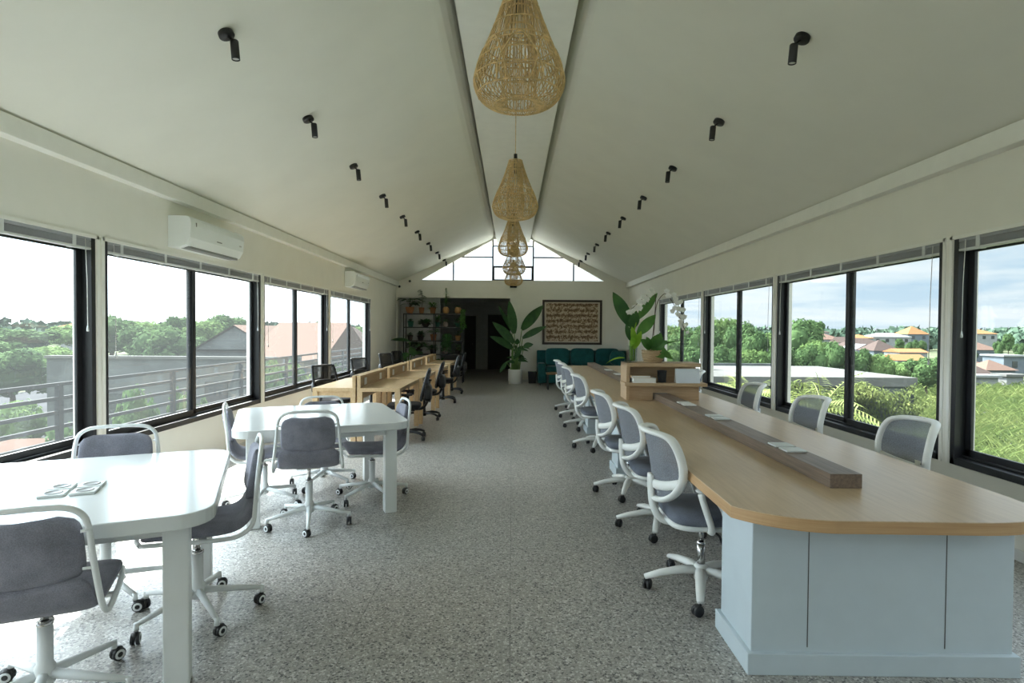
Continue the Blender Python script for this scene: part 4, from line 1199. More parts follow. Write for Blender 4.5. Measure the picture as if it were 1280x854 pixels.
for b, t, w, y0, y1, mt in LV:
    B = lv(*b, y0); T = lv(*t, y1)
    m = MB(); m.leaf(B, (T-B)+Vector((0, 0, 0.02)), (T-B).length*1.03, w, 0.08, (0.2, -1, 0.2), 9, 1.15, 0.2)
    m.build('leaf', M[mt], va)
    rx = random.uniform(-0.025, 0.025); ry = random.uniform(-0.025, 0.02)
    sm.tube(crom([(rx, ry, 0.016), (rx*1.2, ry, 0.17), tuple((Vector((rx, ry, 0.2))+B)/2), tuple(B)], 4), 0.0075, 6)
m = MB(); m.leaf(lv(150, 685, -0.05), (-1, -0.1, 0.25), 0.24, 0.02, 1.0, (0, -1, 0.4), 8, 1.5); m.build('leaf', M['leaf3'], va)
sm.build('stems', M['leaf3'], va)
pb = thing('glass_dish', 'small clear glass dish at the foot of the banana leaf vase', 'dish', (1.33, 6.50, UT))
MB().lathe([(0, 0), (0.03, 0), (0.034, 0.004), (0.045, 0.03), (0.042, 0.03), (0.03, 0.008), (0, 0.008)], 20, cap=False).build('bowl', M['vase'], pb)

orc = thing('potted_orchid', 'white orchid with two arching sprays in a woven basket on the oak shelf unit', 'orchid', (1.625, 6.56, UT))
def ov(cx, cy, dy=0.0): return vp(cx, cy, 6.56+dy) - Vector((1.625, 6.56, UT))
q = MB()
prof = [(0.095, 0.0), (0.11, 0.05), (0.12, 0.10), (0.122, 0.14)]
q.lathe([(0, 0)] + prof + [(0.112, 0.14), (0.10, 0.11), (0, 0.11)], 28, cap=False)
q.build('basket', M['basket'], orc)
q = MB()
for z, r in ((0.012, 0.099), (0.036, 0.108), (0.06, 0.114), (0.084, 0.118), (0.108, 0.122), (0.135, 0.123)):
    q.tube([(r*math.cos(a*PI/20), r*math.sin(a*PI/20), z+0.004*(-1)**a) for a in range(40)], 0.0075, 5, closed=True)
q.build('woven_band', M['basket'], orc)
m = MB()
for b, t, w in (((395, 590), (465, 700), 0.13), ((400, 585), (550, 690), 0.11), ((380, 590), (270, 545), 0.10), ((385, 590), (320, 515), 0.08), ((400, 590), (460, 478), 0.13), ((405, 590), (515, 560), 0.11), ((400, 580), (500, 640), 0.12), ((400, 590), (590, 550), 0.03), ((395, 590), (480, 520), 0.08)):
    B = ov(*b, 0.0); T = ov(*t, -0.13); B.z = 0.15
    m.leaf(B, (T-B)+Vector((0, 0, 0.10)), (T-B).length*1.1, w, 0.7 if T.z < B.z+0.03 else 0.4, (0, -1.2, 0.7), 8, 1.2, 0.15)
m.build('leaves', M['leaf2'], orc)
s1 = crom([tuple(ov(390, 590)), tuple(ov(412, 420)), tuple(ov(428, 200)), tuple(ov(420, 110, -0.02)), tuple(ov(380, 85, -0.03)), tuple(ov(300, 140, -0.05)), tuple(ov(170, 262, -0.08))], 5)
s2 = crom([tuple(ov(410, 590)), tuple(ov(420, 400)), tuple(ov(440, 190)), tuple(ov(500, 95, -0.02)), tuple(ov(545, 125, -0.04)), tuple(ov(600, 220, -0.06)), tuple(ov(650, 350, -0.08)), tuple(ov(695, 455, -0.1))], 5)
q = MB(); q.tube(s1, 0.004, 6); q.tube(s2, 0.004, 6); q.build('flower_stems', M['twig'], orc)
def flower(c, size, yaw, pitch):
    m = MB()
    Mx = Matrix.Translation(c) @ Matrix.Rotation(yaw, 4, 'Z') @ Matrix.Rotation(pitch, 4, 'X')
    m0 = MB()
    for k, (a, L, w) in enumerate(((90, 1, 0.75), (20, 1.05, 1.05), (160, 1.05, 1.05), (235, 0.95, 0.65), (305, 0.95, 0.65))):
        d = Vector((math.cos(R(a)), -0.25, math.sin(R(a))))
        m0.leaf((0, 0.002*k, 0), d, size*0.5*L, size*0.5*w, 0.0, (0, -1, 0.01), 5, 1.0, 0.25)
    m0.pillow((0, -0.012, -0.006), (0.014, 0.02, 0.014), 0.8, 0.8, 8, 6)
    m.add([Mx @ Vector(v) for v in m0.v], m0.f, True)
    return m
FL1 = [(390, 85), (355, 112), (308, 125), (335, 152), (265, 172), (300, 178), (225, 222), (262, 230), (170, 265), (202, 255), (375, 60)]
FL2 = [(512, 72), (530, 112), (580, 105), (592, 142), (635, 170), (608, 182), (590, 225), (560, 255), (622, 235), (660, 242), (608, 282), (642, 300), (675, 305), (640, 345), (652, 378), (682, 375), (668, 402), (700, 445)]
for (x, y) in FL1 + FL2:
    flower(ov(x, y, -0.06-random.uniform(0, 0.05)), random.uniform(0.066, 0.082) if y < 420 else 0.05, random.uniform(-0.5, 0.5), random.uniform(-0.3, 0.3)).build('blossom', M['petal'], orc)
# ------------------------------------------------------------------ outside
GZ0 = -4.6
M['ground'] = plain('outside_ground', (0.075, 0.085, 0.05), 0.95, var=0.4, nscale=0.15)
M['asphalt'] = plain('asphalt', (0.03, 0.031, 0.034), 0.9, var=0.15, nscale=0.5)
M['concrete'] = plain('weathered_concrete', (0.07, 0.077, 0.077), 0.9, var=0.4, nscale=0.6)
M['flatroof'] = plain('pale_roof_screed', (0.095, 0.095, 0.09), 0.9, var=0.2, nscale=0.3)
M['tile_brown'] = wood('brown_roof_tile', (0.085, 0.055, 0.043), (0.125, 0.08, 0.064), (6, 6, 30), 0.85)
M['tile_dark'] = wood('dark_roof_tile', (0.045, 0.033, 0.03), (0.075, 0.055, 0.048), (6, 6, 30), 0.85)
M['tile_orange'] = wood('orange_roof_tile', (0.17, 0.075, 0.032), (0.215, 0.105, 0.05), (6, 6, 30), 0.85)
M['metalroof'] = plain('white_metal_roof', (0.17, 0.176, 0.176), 0.6, var=0.04)
M['housewhite'] = plain('white_house_wall', (0.18, 0.186, 0.186), 0.85, var=0.08, nscale=1)
M['housegrey'] = plain('grey_house_wall', (0.09, 0.105, 0.12), 0.85, var=0.1, nscale=1)
M['windowdark'] = plain('house_window_glass', (0.02, 0.024, 0.028), 0.2)
M['railing'] = plain('grey_railing_paint', (0.022, 0.024, 0.027), 0.85, var=0.1, spec=0.1)
M['tree1'] = leafy('tree_foliage', (0.04, 0.075, 0.028), (0.08, 0.13, 0.048), 1.2, 0.3, 1.0)
M['tree2'] = leafy('light_tree_foliage', (0.065, 0.11, 0.036), (0.12, 0.18, 0.06), 1.2, 0.3, 1.0)
M['tree3'] = leafy('far_tree_foliage', (0.035, 0.06, 0.042), (0.06, 0.09, 0.06), 0.05, 0.0, 0.8)  # bluish cast in the green stands in for distance haze
M['bark'] = plain('bark', (0.07, 0.055, 0.04), 0.9, var=0.3)
M['grass'] = leafy('tall_grass_blades', (0.06, 0.095, 0.026), (0.15, 0.175, 0.062), 0.25, 0.3, 0.7)
M['vine'] = leafy('vine_foliage', (0.06, 0.085, 0.025), (0.16, 0.18, 0.06), 0.7, 0.2, 0.7)
M['palm'] = leafy('palm_frond', (0.12, 0.17, 0.035), (0.24, 0.27, 0.07), 0.8, 0.3, 0.6)
M['carpaint'] = plain('blue_grey_car_paint', (0.06, 0.09, 0.14), 0.3)
M['carwhite'] = plain('white_car_paint', (0.5, 0.5, 0.5), 0.3)

for k_ in ('ground', 'asphalt', 'concrete', 'flatroof', 'tile_brown', 'tile_dark', 'tile_orange', 'metalroof', 'housewhite', 'housegrey', 'tree1', 'tree2', 'tree3', 'bark', 'grass', 'vine'):
    M[k_].node_tree.nodes['Principled BSDF'].inputs['Specular IOR Level'].default_value = 0.04
    M[k_].node_tree.nodes['Principled BSDF'].inputs['Roughness'].default_value = 1.0

def wa(px, py, Y):
    """where the sight line of photo point (px, py) meets the plane Y"""
    return Vector(((px-641)*Y/711, Y, 1.55-(py-413+0.007*(641-px))*Y/711))

o = MB().box(-500, 500, -120, 900, GZ0-1, GZ0).build('outside_ground', M['ground']); tag(o, kind='structure')
o = MB().box(-46, -8, 24, 62, GZ0, GZ0+0.03).build('road_yard', M['asphalt']); tag(o, kind='structure')
o = MB().box(-4.66, -W-WT, YF-WT, YB+WT, 0.16, 0.30).build('balcony_ledge', M['flatroof']); tag(o, kind='structure')

rl = thing('balcony_railing', 'grey metal balcony railing with four horizontal bars outside the left windows', 'railing', (-4.52, 0, 0.30))
for k in range(-1, 10):
    y = 1.86 + 1.905*k
    MB().box(-0.022, 0.022, y-0.03, y+0.03, 0, 0.685).build('post', M['railing'], rl)
for z in (0.11, 0.255, 0.40, 0.54, 0.68):
    MB().box(-0.018, 0.018, -2.3, 19.2, z-0.018, z+0.018).build('bar', M['railing'], rl)

def house(label, c, w, d, hw, hr, wall, roof, kind='hip', rz=0.0, group='houses in the distance', eave=0.5, base=GZ0):
    """c: centre x, y and eave height z; walls reach down to the ground"""
    t = thing('house', label, 'house', (c[0], c[1]+d/2, base), rz, group)
    h = c[2]-base
    MB().box(-w/2, w/2, -d/2, d/2, 0, h).build('wall', M[wall], t)
    W2, D2 = w/2+eave, d/2+eave
    m = MB()
    if kind == 'flat':
        m.box(-W2, W2, -D2, D2, h, h+0.25)
    elif kind == 'gabley':      # ridge along local Y
        m.add([(-W2, -D2, h-0.1), (W2, -D2, h-0.1), (0, -D2, h+hr), (-W2, D2, h-0.1), (W2, D2, h-0.1), (0, D2, h+hr)], [(0, 3, 5, 2), (1, 2, 5, 4), (0, 1, 4, 3)])
        gb = MB(); gb.add([(-w/2, -d/2, h-0.1), (w/2, -d/2, h-0.1), (0, -d/2, h+hr-0.12), (-w/2, d/2, h-0.1), (w/2, d/2, h-0.1), (0, d/2, h+hr-0.12)], [(0, 2, 1), (3, 4, 5), (0, 3, 5, 2), (1, 2, 5, 4), (0, 1, 4, 3)])
        gb.build('gable', M[wall], t)
    elif kind == 'gablex':
        m.add([(-W2, -D2, h-0.1), (-W2, D2, h-0.1), (-W2, 0, h+hr), (W2, -D2, h-0.1), (W2, D2, h-0.1), (W2, 0, h+hr)], [(0, 3, 5, 2), (1, 2, 5, 4), (0, 1, 4, 3), (0, 2, 1), (3, 4, 5)])
    else:
        r = max(0.05, w/2-d/2)
        m.add([(-W2, -D2, h-0.1), (W2, -D2, h-0.1), (W2, D2, h-0.1), (-W2, D2, h-0.1), (-r, 0, h+hr), (r, 0, h+hr)], [(0, 1, 5, 4), (1, 2, 5), (2, 3, 4, 5), (3, 0, 4), (0, 3, 2, 1)])
    m.build('roof', M[roof], t)
    nw = max(1, int(w/2.6)); ww = min(0.5, w*0.12)
    for k in range(nw):
        x = -w/2 + w*(k+0.5)/nw
        q = MB().box(x-ww, x+ww, -d/2-0.05, -d/2, h-1.7, h-0.7).build('window', M['windowdark'], t)
    return t

# left: neighbours beyond the railing
cb = thing('concrete_building', 'roofless unfinished grey concrete building behind the balcony railing', 'building', (-13.9, 24.3, GZ0), 0)
q = MB(); hh = 0.32-GZ0
q.box(-4.6, 4.4, -1.7, -1.4, 0, hh); q.box(-4.6, 4.4, 1.4, 1.7, 0, hh-0.3); q.box(-4.6, -4.3, -1.4, 1.4, 0, hh); q.box(4.1, 4.4, -1.4, 1.4, 0, hh)
q.box(-4.3, 4.1, -1.4, 1.4, 0, 2.4)
q.build('wall', M['concrete'], cb)
MB().box(-2.2, -1.3, -1.75, -1.70, hh-2.2, hh-1.4).build('window', M['windowdark'], cb)
MB().box(1.7, 2.6, -1.75, -1.70, hh-1.7, hh-0.9).build('window', M['windowdark'], cb)
cp = MB(); cp.box(-4.65, 4.45, -1.78, -1.36, hh, hh+0.10); cp.build('coping', M['flatroof'], cb)
house('grey gabled house end with brown roof behind the roofless concrete building', wa(294, 437, 30), 4.4, 7, 0, 1.3, 'concrete', 'tile_brown', 'gabley', 0, 'houses on the left', 0.12)
house('big brown tiled roof house seen through the third left window', Vector((-10.75, 27.0, 0.15)), 3.0, 8, 0, 1.75, 'housegrey', 'tile_brown', 'gablex', 0, 'houses on the left', 0.4)
house('dark roofed white walled house right of the big brown roof', wa(407, 436, 48), 6.6, 6, 0, 0.9, 'housewhite', 'tile_dark', 'hip', 0, 'houses on the left')
house('dark steep roofed house seen at the fourth left window', wa(432, 437, 55), 5, 6, 0, 2.2, 'housegrey', 'tile_dark', 'hip', 0.1, 'houses on the left')
house('low white metal roofed shed farthest along the left windows', wa(447, 433, 62), 5, 8, 0, 0.5, 'housewhite', 'metalroof', 'gablex', 0, 'houses on the left')
house('near brown tiled roof house low down at the first left window', Vector((-14.4, 13.8, -2.9)), 6.5, 4.6, 0, 1.25, 'housewhite', 'tile_brown', 'hip', 0.25, 'houses on the left')
house('pale distant house among trees at the far left', wa(105, 408, 150), 12, 10, 0, 2.0, 'housewhite', 'tile_orange', 'hip', 0, 'houses on the left')

def car(label, x, y, rz, mat, L=4.4, H=1.7):
    t = thing('car', label, 'car', (x, y, GZ0+0.03), rz, 'parked cars in the yard')
    prof = [(-L/2, 0.35), (-L/2, 0.9), (-L/2+0.7, 1.0), (-L/2+1.3, H), (L/2-0.5, H), (L/2, 1.0), (L/2, 0.35)]
    Mx = Matrix(((1, 0, 0, 0), (0, 0, -1, 0.85), (0, 1, 0, 0), (0, 0, 0, 1)))
    MB().prism(prof[::-1], 0, 1.7, Mx).build('body', M[mat], t, bevel=0.08)
    for s in (-1, 1): MB().prism([(-L/2+1.0, 1.05), (L/2-0.4, 1.05), (L/2-0.7, H-0.15), (-L/2+1.45, H-0.15)], 0, 0.02, Matrix(((1, 0, 0, 0), (0, 0, -1, s*0.86+0.01), (0, 1, 0, 0), (0, 0, 0, 1)))).build('side_window', M['windowdark'], t)
    for x_ in (-L/2+0.8, L/2-0.8):
        for s in (-1, 1): MB().cyl((x_, s*0.72, 0.32), (x_, s*0.9, 0.32), 0.32, 16).build('wheel', M['rubber'], t)
    return t
car('blue grey van parked beyond the railing at the far left', -42.5, 55.5, 0.1, 'carpaint', 4.8, 2.1)
car('white car parked left of the concrete building', -34.5, 46.5, 0.2, 'carwhite')

# trees
def tree_proto(seed, mat, n, lobes):
    rnd = random.Random(seed)
    t = thing('tree', '', 'tree')
    m = MB()
    L = []
    for k in range(lobes):
        a = rnd.uniform(0, 2*PI); rr = rnd.uniform(0.0, 0.30); z = rnd.uniform(0.45, 0.86)
        L.append((Vector((rr*math.cos(a), rr*math.sin(a), z)), rnd.uniform(0.13, 0.22)))
    L.append((Vector((0, 0, 0.62)), 0.30))
    for k in range(n):
        c, r = rnd.choice(L)
        d = Vector((rnd.gauss(0, 1), rnd.gauss(0, 1), rnd.gauss(0.25, 1))).normalized()
        p = c + d*r*rnd.uniform(0.72, 1.06)
        nn = (d + Vector((rnd.gauss(0, 0.5), rnd.gauss(0, 0.5), rnd.gauss(0.2, 0.5)))).normalized()
        u = nn.orthogonal().normalized(); u = Matrix.Rotation(rnd.uniform(0, 6.3), 3, nn) @ u; w = nn.cross(u)
        s = rnd.uniform(0.016, 0.034)
        m.add([p-u*s*1.5, p-w*s*0.8, p+u*s*1.5, p+w*s*0.8], [(0, 1, 2, 3)])
    for c, r in L:
        m.pillow(c, (r*1.7, r*1.7, r*1.6), 1, 1, 12, 8)
    m.build('crown', M[mat], t)
    q = MB()
    q.tube([(0, 0, 0), (0.01, 0, 0.25), (0, 0.01, 0.62)], [0.035, 0.026, 0.012], 8)
    for c, r in L[:4]: q.tube([(0, 0, 0.3), tuple((c+Vector((0, 0, 0.3)))/2), tuple(c)], [0.016, 0.012, 0.006], 6)
    q.build('trunk', M['bark'], t)
    return t
protos = [Placer(tree_proto(1, 'tree1', 3200, 12)), Placer(tree_proto(2, 'tree2', 3200, 14)), Placer(tree_proto(5, 'tree1', 3600, 18))]
ti = 0
def tree(px, top, Y, wpx, label, group, kind=None, base=GZ0):
    global ti
    P = wa(px, top, Y); h = (P.z-base)/0.98; w = wpx*Y/711/0.78
    pl = protos[ti % 3 if kind is None else kind]; ti += 1
    pl.put((P.x, Y, base), ti*1.3, label, group, (w, w, h))
TL = 'green tree in the belt beyond the left railing'
for px, top, Y, wp in ((15, 438, 38, 95), (62, 432, 60, 70), (-40, 425, 60, 90), (30, 412, 95, 75), (100, 404, 110, 60), (140, 398, 95, 70), (185, 408, 75, 60), (170, 400, 130, 60),
                       (205, 414, 52, 66), (222, 397, 110, 42), (255, 400, 110, 44), (282, 396, 150, 50), (240, 420, 70, 55), (380, 412, 90, 30), (400, 404, 120, 22), (425, 408, 110, 30), (455, 407, 100, 34), (440, 414, 85, 26), (355, 455, 20, 60), (395, 466, 24, 48), (425, 462, 28, 40), (445, 450, 38, 34), (460, 446, 45, 26), (340, 470, 17, 50), (85, 536, 8.2, 130), (20, 500, 24, 60), (170, 500, 13, 60), (235, 492, 13.5, 50)):
    tree(px, top, Y, wp, TL, 'trees beyond the left railing')
TR_ = 'green tree in the belt behind the flat concrete roof'
for px, top, Y, wp in ((838, 405, 70, 40), (862, 415, 60, 44), (886, 408, 62, 40), (908, 396, 66, 42), (930, 408, 60, 42), (945, 417, 55, 44), (962, 415, 58, 40), (1002, 405, 58, 62), (985, 412, 62, 46), (1020, 424, 52, 36), (1045, 432, 50, 40), (1072, 438, 50, 36), (1098, 441, 50, 36), (1012, 436, 48, 36),
                       (975, 434, 48, 40), (940, 436, 47, 40), (905, 436, 47, 40), (870, 434, 47, 42), (840, 436, 46, 40), (810, 410, 60, 40), (1160, 448, 50, 44), (1128, 452, 62, 36)):
    tree(px, top, Y, wp, TR_, 'trees behind the flat roof')
for px, top, Y, wp in ((1018, 401, 170, 30), (1150, 426, 100, 16), (1138, 428, 104, 14), (1250, 427, 105, 12), (1262, 418, 140, 14), (1216, 440, 95, 12), (1153, 458, 62, 20), (1102, 426, 132, 16), (1275, 430, 100, 12), (1126, 424, 140, 12)):
    tree(px, top, Y, wp, 'small tree standing among the distant houses on the right', 'trees among the houses', 0)
# continuous wood on the horizon
rnd = random.Random(11)
m = MB()
for k in range(1700):
    a = rnd.uniform(-82, 82); d = rnd.uniform(240, 440)
    x, y = d*math.sin(R(a)), d*math.cos(R(a))
    h = (1.55-GZ0) + d*rnd.uniform(-0.008, 0.009)
    w_ = d*0.022*rnd.uniform(0.6, 1.5)
    m.pillow((x, y, GZ0+h*0.45), (w_*0.7, d*0.015, h*0.8), 1, 1, 7, 5, Matrix.Rotation(rnd.uniform(0, 3), 4, 'Z'))
    for q in range(16):
        v = Vector((rnd.gauss(0, 1), rnd.gauss(0, 1), rnd.gauss(0.5, 1))).normalized()
        p = Vector((x+v.x*w_*0.5, y+v.y*w_*0.5, GZ0+h*0.5+v.z*h*0.5))
        u = Vector((rnd.gauss(0, 1), rnd.gauss(0, 1), rnd.gauss(0, 1))).normalized(); e = u.orthogonal().normalized()
        z_ = d*0.0045*rnd.uniform(0.6, 1.3)
        m.add([p-u*z_*1.3, p-e*z_, p+u*z_*1.3, p+e*z_], [(0, 1, 2, 3)])
o = m.build('treeline', M['tree3']); tag(o, 'continuous dark green wood along the horizon', 'woodland', kind='stuff')

# right: flat roofed building with hanging vines
fb = thing('flat_roofed_building', 'flat roofed grey concrete building with vines outside the right windows', 'building', (8.0, 33.0, GZ0))
rz_ = -1.02-GZ0
MB().box(-14, 15.4, 0.0, 10.6, 0, rz_-0.5).build('wall', M['concrete'], fb)
MB().box(-14.1, 15.5, -0.1, 10.7, rz_-0.55, rz_-0.02).build('roof_slab', M['flatroof'], fb)
q = MB(); q.box(-14.1, 12.0, 10.45, 10.7, rz_-0.02, rz_+0.16); q.build('parapet', M['concrete'], fb)
ou = thing('outdoor_air_conditioner', 'white outdoor air conditioner unit standing on the flat concrete roof', 'air conditioner', (13.35, 39.0, -1.04))
MB().box(-0.42, 0.42, -0.16, 0.16, 0.08, 0.72).build('casing', M['carwhite'], ou, bevel=0.02)
q = MB()
for r in (0.06, 0.12, 0.18, 0.24): q.tube([(-0.08+r*math.cos(a*PI/12), -0.17, 0.40+r*math.sin(a*PI/12)) for a in range(24)], 0.012, 5, closed=True)
q.build('fan_grille', M['acgrey'], ou)
for x in (-0.32, 0.32): MB().box(x-0.04, x+0.04, -0.16, 0.16, 0, 0.08).build('foot', M['black'], ou)
m = MB(); rnd = random.Random(3)
for k in range(9000):
    x = rnd.uniform(-9, 15.6)
    u = rnd.random()
    top = -0.45 + 0.25*math.sin(x*1.7)
    z = rz_ + top - u*2.6*(0.75+0.25*math.sin(x*0.9+1))
    y = -0.15 - rnd.random()*1.3*math.sin(PI*min(1, u*1.2+0.12))
    d = Vector((rnd.gauss(0, 0.5), -abs(rnd.gauss(0.4, 0.5)), rnd.gauss(-0.4, 0.5))).normalized()
    m.leaf((x, y, z), d, rnd.uniform(0.18, 0.4), rnd.uniform(0.05, 0.12), 0.5, (0, -0.3, 1), 2, 1.4)
o = m.build('hanging_vines', M['vine']); o.location = (8.0, 33.0, GZ0)
tag(o, 'yellow green vines hanging over the front of the flat roofed building', 'vines', kind='stuff')
# palms close to the windows
def palm(label, x, y, ztop, n, L, seed):
    rnd = random.Random(seed)
    t = thing('palm', label, 'palm', (x, y, GZ0), 0, 'palms outside the right windows')
    h = ztop-GZ0
    MB().tube([(0, 0, 0), (0.05, 0, h*0.5), (0, 0, h)], [0.12, 0.09, 0.06], 8).build('trunk', M['bark'], t)
    for k in range(n):
        a = 2*PI*k/n + rnd.uniform(-0.2, 0.2); e = rnd.uniform(0.25, 1.1)
        d0 = Vector((math.cos(a)*math.cos(e), math.sin(a)*math.cos(e), math.sin(e)))
        pts = []; p = Vector((0, 0, h)); d = d0.copy()
        for q in range(9):
            pts.append(p.copy()); d = (d + Vector((0, 0, -0.13))).normalized(); p = p + d*L/8
        m = MB(); m.tube(pts, [0.02-0.0018*i for i in range(9)], 4)
        for q in range(1, 9):
            for s in (-1, 1):
                for f in (0, 0.5):
                    b = pts[q-1].lerp(pts[q], f); ax = (pts[q]-pts[q-1]).normalized(); sd = ax.cross(Vector((0, 0, 1))).normalized()
                    m.leaf(b, ax*0.8+sd*s+Vector((0, 0, -0.1)), L*0.30*(1-abs(q/8-0.4)*0.8), 0.045, 0.5, (0, 0, 1), 3, 1.5)
        m.build('frond', M['palm'], t)
palm('yellow green palm right of the fourth right window mullion, before the flat roof', 8.0, 19.5, -0.75, 12, 1.7, 1)
palm('palm with long drooping fronds before the flat roof, seen at the middle right window', 9.3, 17.0, -0.75, 11, 1.9, 2)
palm('small palm nearest the shelf unit end of the right windows', 6.6, 19.0, -1.0, 10, 1.5, 3)
# tall grass field
m = MB(); rnd = random.Random(4)
for k in range(24000):
    t_ = rnd.random()
    y = 9 + 58*t_**1.4; x = rnd.uniform(0.42, 1.35)*y
    if 31.5 < y and x < 24.5: continue
    hgt = rnd.uniform(0.6, 1.5)
    a = rnd.uniform(0, 2*PI)
    m.leaf((x, y, GZ0), (0.45*math.cos(a), 0.45*math.sin(a), 1), hgt*1.3, rnd.uniform(0.04, 0.085)*(1+y/50), 0.9, (math.sin(a), -math.cos(a), 0.1), 3, 1.3)
o = m.build('tall_grass', M['grass']); tag(o, 'field of tall yellow green grass below the right windows', 'grass', kind='stuff')

# label, (x, eave y) in the photograph, distance, width and roof height in metres
HR = [('orange roofed grey house, the tallest on the right skyline', (1149, 417.5, 190), 7.0, 7, 2.6, 'housegrey', 'tile_orange', 'hip'),
      ('long low house with an orange roof in front of the skyline house', (1142, 450, 88), 4.6, 4, 0.8, 'housewhite', 'tile_orange', 'gablex'),
      ('pinkish house just above the long low orange roof', (1143, 440, 97), 4.8, 4, 0.5, 'housewhite', 'tile_orange', 'gablex'),
      ('dark hipped roof house left of the orange roofed houses', (1110, 438, 106), 4.8, 5, 1.9, 'housegrey', 'tile_dark', 'hip'),
      ('white gabled house between the two dark roofs', (1083, 436, 112), 3.6, 5, 0.9, 'housewhite', 'metalroof', 'gabley'),
      ('dark hipped roof house left of the white gable', (1088, 433, 122), 8.5, 6, 1.7, 'housewhite', 'tile_dark', 'hip'),
      ('small dark roofed house at the middle right window mullion', (1064, 428, 128), 3.6, 5, 1.2, 'housegrey', 'tile_dark', 'gablex'),
      ('distant orange roofed house above the dark roofs', (1081, 422.5, 165), 5.6, 6, 1.0, 'housewhite', 'tile_orange', 'hip'),
      ('pale roofed long distant building above the dark roofs', (1116, 421, 180), 12, 7, 1.2, 'housewhite', 'metalroof', 'hip'),
      ('long distant building with a dark roof above the big tree', (1015, 415, 190), 12, 8, 1.2, 'housewhite', 'tile_dark', 'hip'),
      ('distant house with brown roof peeping over the trees', (1035, 424, 150), 8, 7, 1.6, 'housewhite', 'tile_brown', 'hip'),
      ('brown pyramid roofed grey house at the right frame edge', (1253, 462, 70), 3.6, 3.6, 1.1, 'housegrey', 'tile_brown', 'hip'),
      ('brown roofed house behind and left of the pyramid roof', (1225, 459, 80), 3.0, 4, 1.2, 'housewhite', 'tile_brown', 'hip'),
      ('dark brown roofed house in front of the pyramid roof', (1236, 470, 64), 2.4, 3, 1.0, 'housewhite', 'tile_dark', 'hip'),
      ('long white house at the grass edge below the dark brown roof', (1229, 472, 61), 3.6, 1.6, 0.3, 'housewhite', 'metalroof', 'flat'),
      ('wide pale brown roofed house behind the pyramid roof', (1231, 437, 118), 6.4, 6, 1.7, 'housegrey', 'tile_brown', 'hip'),
      ('grey box building right of the brown pyramid roof', (1270, 446, 88), 3.4, 4, 0.3, 'housegrey', 'metalroof', 'flat'),
      ('white house low at the right frame edge beside the grass', (1271, 471, 61), 1.8, 1.6, 0.3, 'housewhite', 'flatroof', 'flat'),
      ('distant orange roof on the skyline at the nearest right window', (1231, 417, 175), 8, 7, 1.4, 'housewhite', 'tile_orange', 'hip')]
for lb, p, w, d, hr, wl, rf, kd in HR:
    house(lb, wa(*p), w, d, 0, hr, wl, rf, kd, 0, 'houses on the right', 0.25)
# ------------------------------------------------------------------ light and camera
SUN = Vector((0.62, -0.80, -1.0)).normalized()      # direction the sunlight travels
L = bpy.data.lights.new('sun', 'SUN'); L.energy = 10.5; L.angle = R(1.2); L.color = (1.0, 0.96, 0.88)
so = bpy.data.objects.new('sun', L); COL.objects.link(so); so.rotation_euler = SUN.to_track_quat('-Z', 'Y').to_euler()
so.location = (-20, 8, 30)

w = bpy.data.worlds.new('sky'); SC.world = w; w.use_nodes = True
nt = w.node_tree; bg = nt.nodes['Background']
tc_ = nt.nodes.new('ShaderNodeTexCoord')
sep = nt.nodes.new('ShaderNodeSeparateXYZ'); nt.links.new(tc_.outputs['Generated'], sep.inputs[0])
def mth(op, a, b=None, clamp=False):
    x = nt.nodes.new('ShaderNodeMath'); x.operation = op; x.use_clamp = clamp
    for i, q in enumerate((a, b)):
        if q is None: continue
        if isinstance(q, (int, float)): x.inputs[i].default_value = q
        else: nt.links.new(q, x.inputs[i])
    return x.outputs[0]
# flat cloud layer: project the direction onto a plane overhead
zc = mth('ADD', mth('MAXIMUM', sep.outputs['Z'], 0.0), 0.09)
cx = mth('DIVIDE', sep.outputs['X'], zc); cy = mth('DIVIDE', sep.outputs['Y'], zc)
cmb = nt.nodes.new('ShaderNodeCombineXYZ'); nt.links.new(cx, cmb.inputs[0]); nt.links.new(cy, cmb.inputs[1])
cl = noise(nt, cmb.outputs[0], 0.62, 7, 0.58)
cr = ramp(nt, [(0.36, (0.42, 0.62, 0.80)), (0.48, (0.70, 0.82, 0.90)), (0.62, (0.96, 0.98, 1.0))])
nt.links.new(cl.outputs['Fac'], cr.inputs['Fac'])
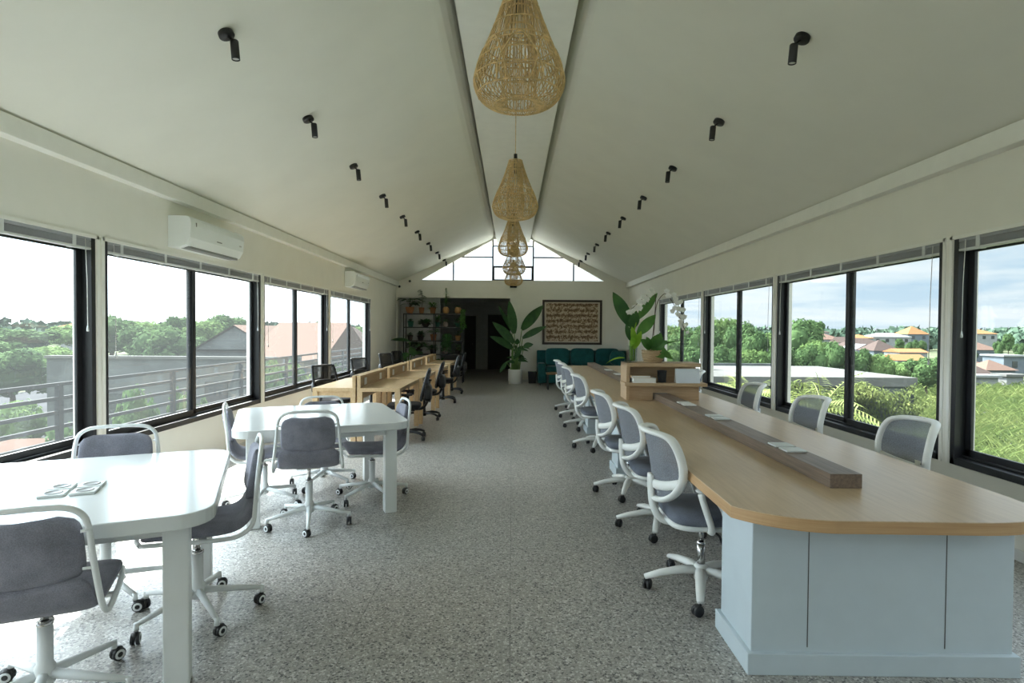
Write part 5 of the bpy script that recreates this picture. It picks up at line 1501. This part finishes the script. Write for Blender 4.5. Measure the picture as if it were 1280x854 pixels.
# bright haze near the horizon and around the sun's side
hz = mth('POWER', mth('SUBTRACT', 1.0, mth('ABSOLUTE', sep.outputs['Z']), True), 9.0)
hm = nt.nodes.new('ShaderNodeMix'); hm.data_type = 'RGBA'; hm.inputs['B'].default_value = (0.80, 0.89, 0.95, 1)
nt.links.new(mth('MULTIPLY', hz, 0.6), hm.inputs['Factor']); nt.links.new(cr.outputs['Color'], hm.inputs['A'])
nt.links.new(hm.outputs['Result'], bg.inputs['Color'])
dt = nt.nodes.new('ShaderNodeVectorMath'); dt.operation = 'DOT_PRODUCT'
nt.links.new(tc_.outputs['Generated'], dt.inputs[0]); dt.inputs[1].default_value = Vector((-0.90, 0.25, 0.35)).normalized()
sunside = mth('MULTIPLY', mth('POWER', mth('MULTIPLY', mth('ADD', dt.outputs['Value'], 1.0), 0.5), 5.0), 3.4)
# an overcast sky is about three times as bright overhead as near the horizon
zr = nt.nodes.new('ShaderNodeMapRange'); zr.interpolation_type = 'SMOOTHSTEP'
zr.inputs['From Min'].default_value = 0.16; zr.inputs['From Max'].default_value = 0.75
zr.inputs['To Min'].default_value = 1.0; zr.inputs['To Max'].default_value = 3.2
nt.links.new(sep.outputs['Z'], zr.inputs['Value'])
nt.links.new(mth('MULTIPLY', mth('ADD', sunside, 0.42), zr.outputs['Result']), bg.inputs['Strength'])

cam = bpy.data.cameras.new('camera'); cam.lens = 20.0; cam.sensor_width = 36.0; cam.sensor_fit = 'HORIZONTAL'
cam.clip_start = 0.05; cam.clip_end = 3000
co = bpy.data.objects.new('camera', cam); COL.objects.link(co)
co.matrix_world = Matrix.Translation((0, 0, 1.55)) @ Matrix.Rotation(PI/2-0.0197, 4, 'X') @ Matrix.Rotation(0.007, 4, 'Z')
SC.camera = co
SC.cycles.max_bounces = 14; SC.cycles.diffuse_bounces = 6; SC.cycles.glossy_bounces = 4
SC.cycles.transparent_max_bounces = 24; SC.cycles.transmission_bounces = 8
SC.cycles.caustics_reflective = False; SC.cycles.caustics_refractive = False
SC.cycles.sample_clamp_indirect = 8.0
SC.view_settings.view_transform = 'Standard'; SC.view_settings.look = 'None'
SC.view_settings.gamma = 1.0; SC.view_settings.use_curve_mapping = False
SC.view_settings.exposure = 1.42
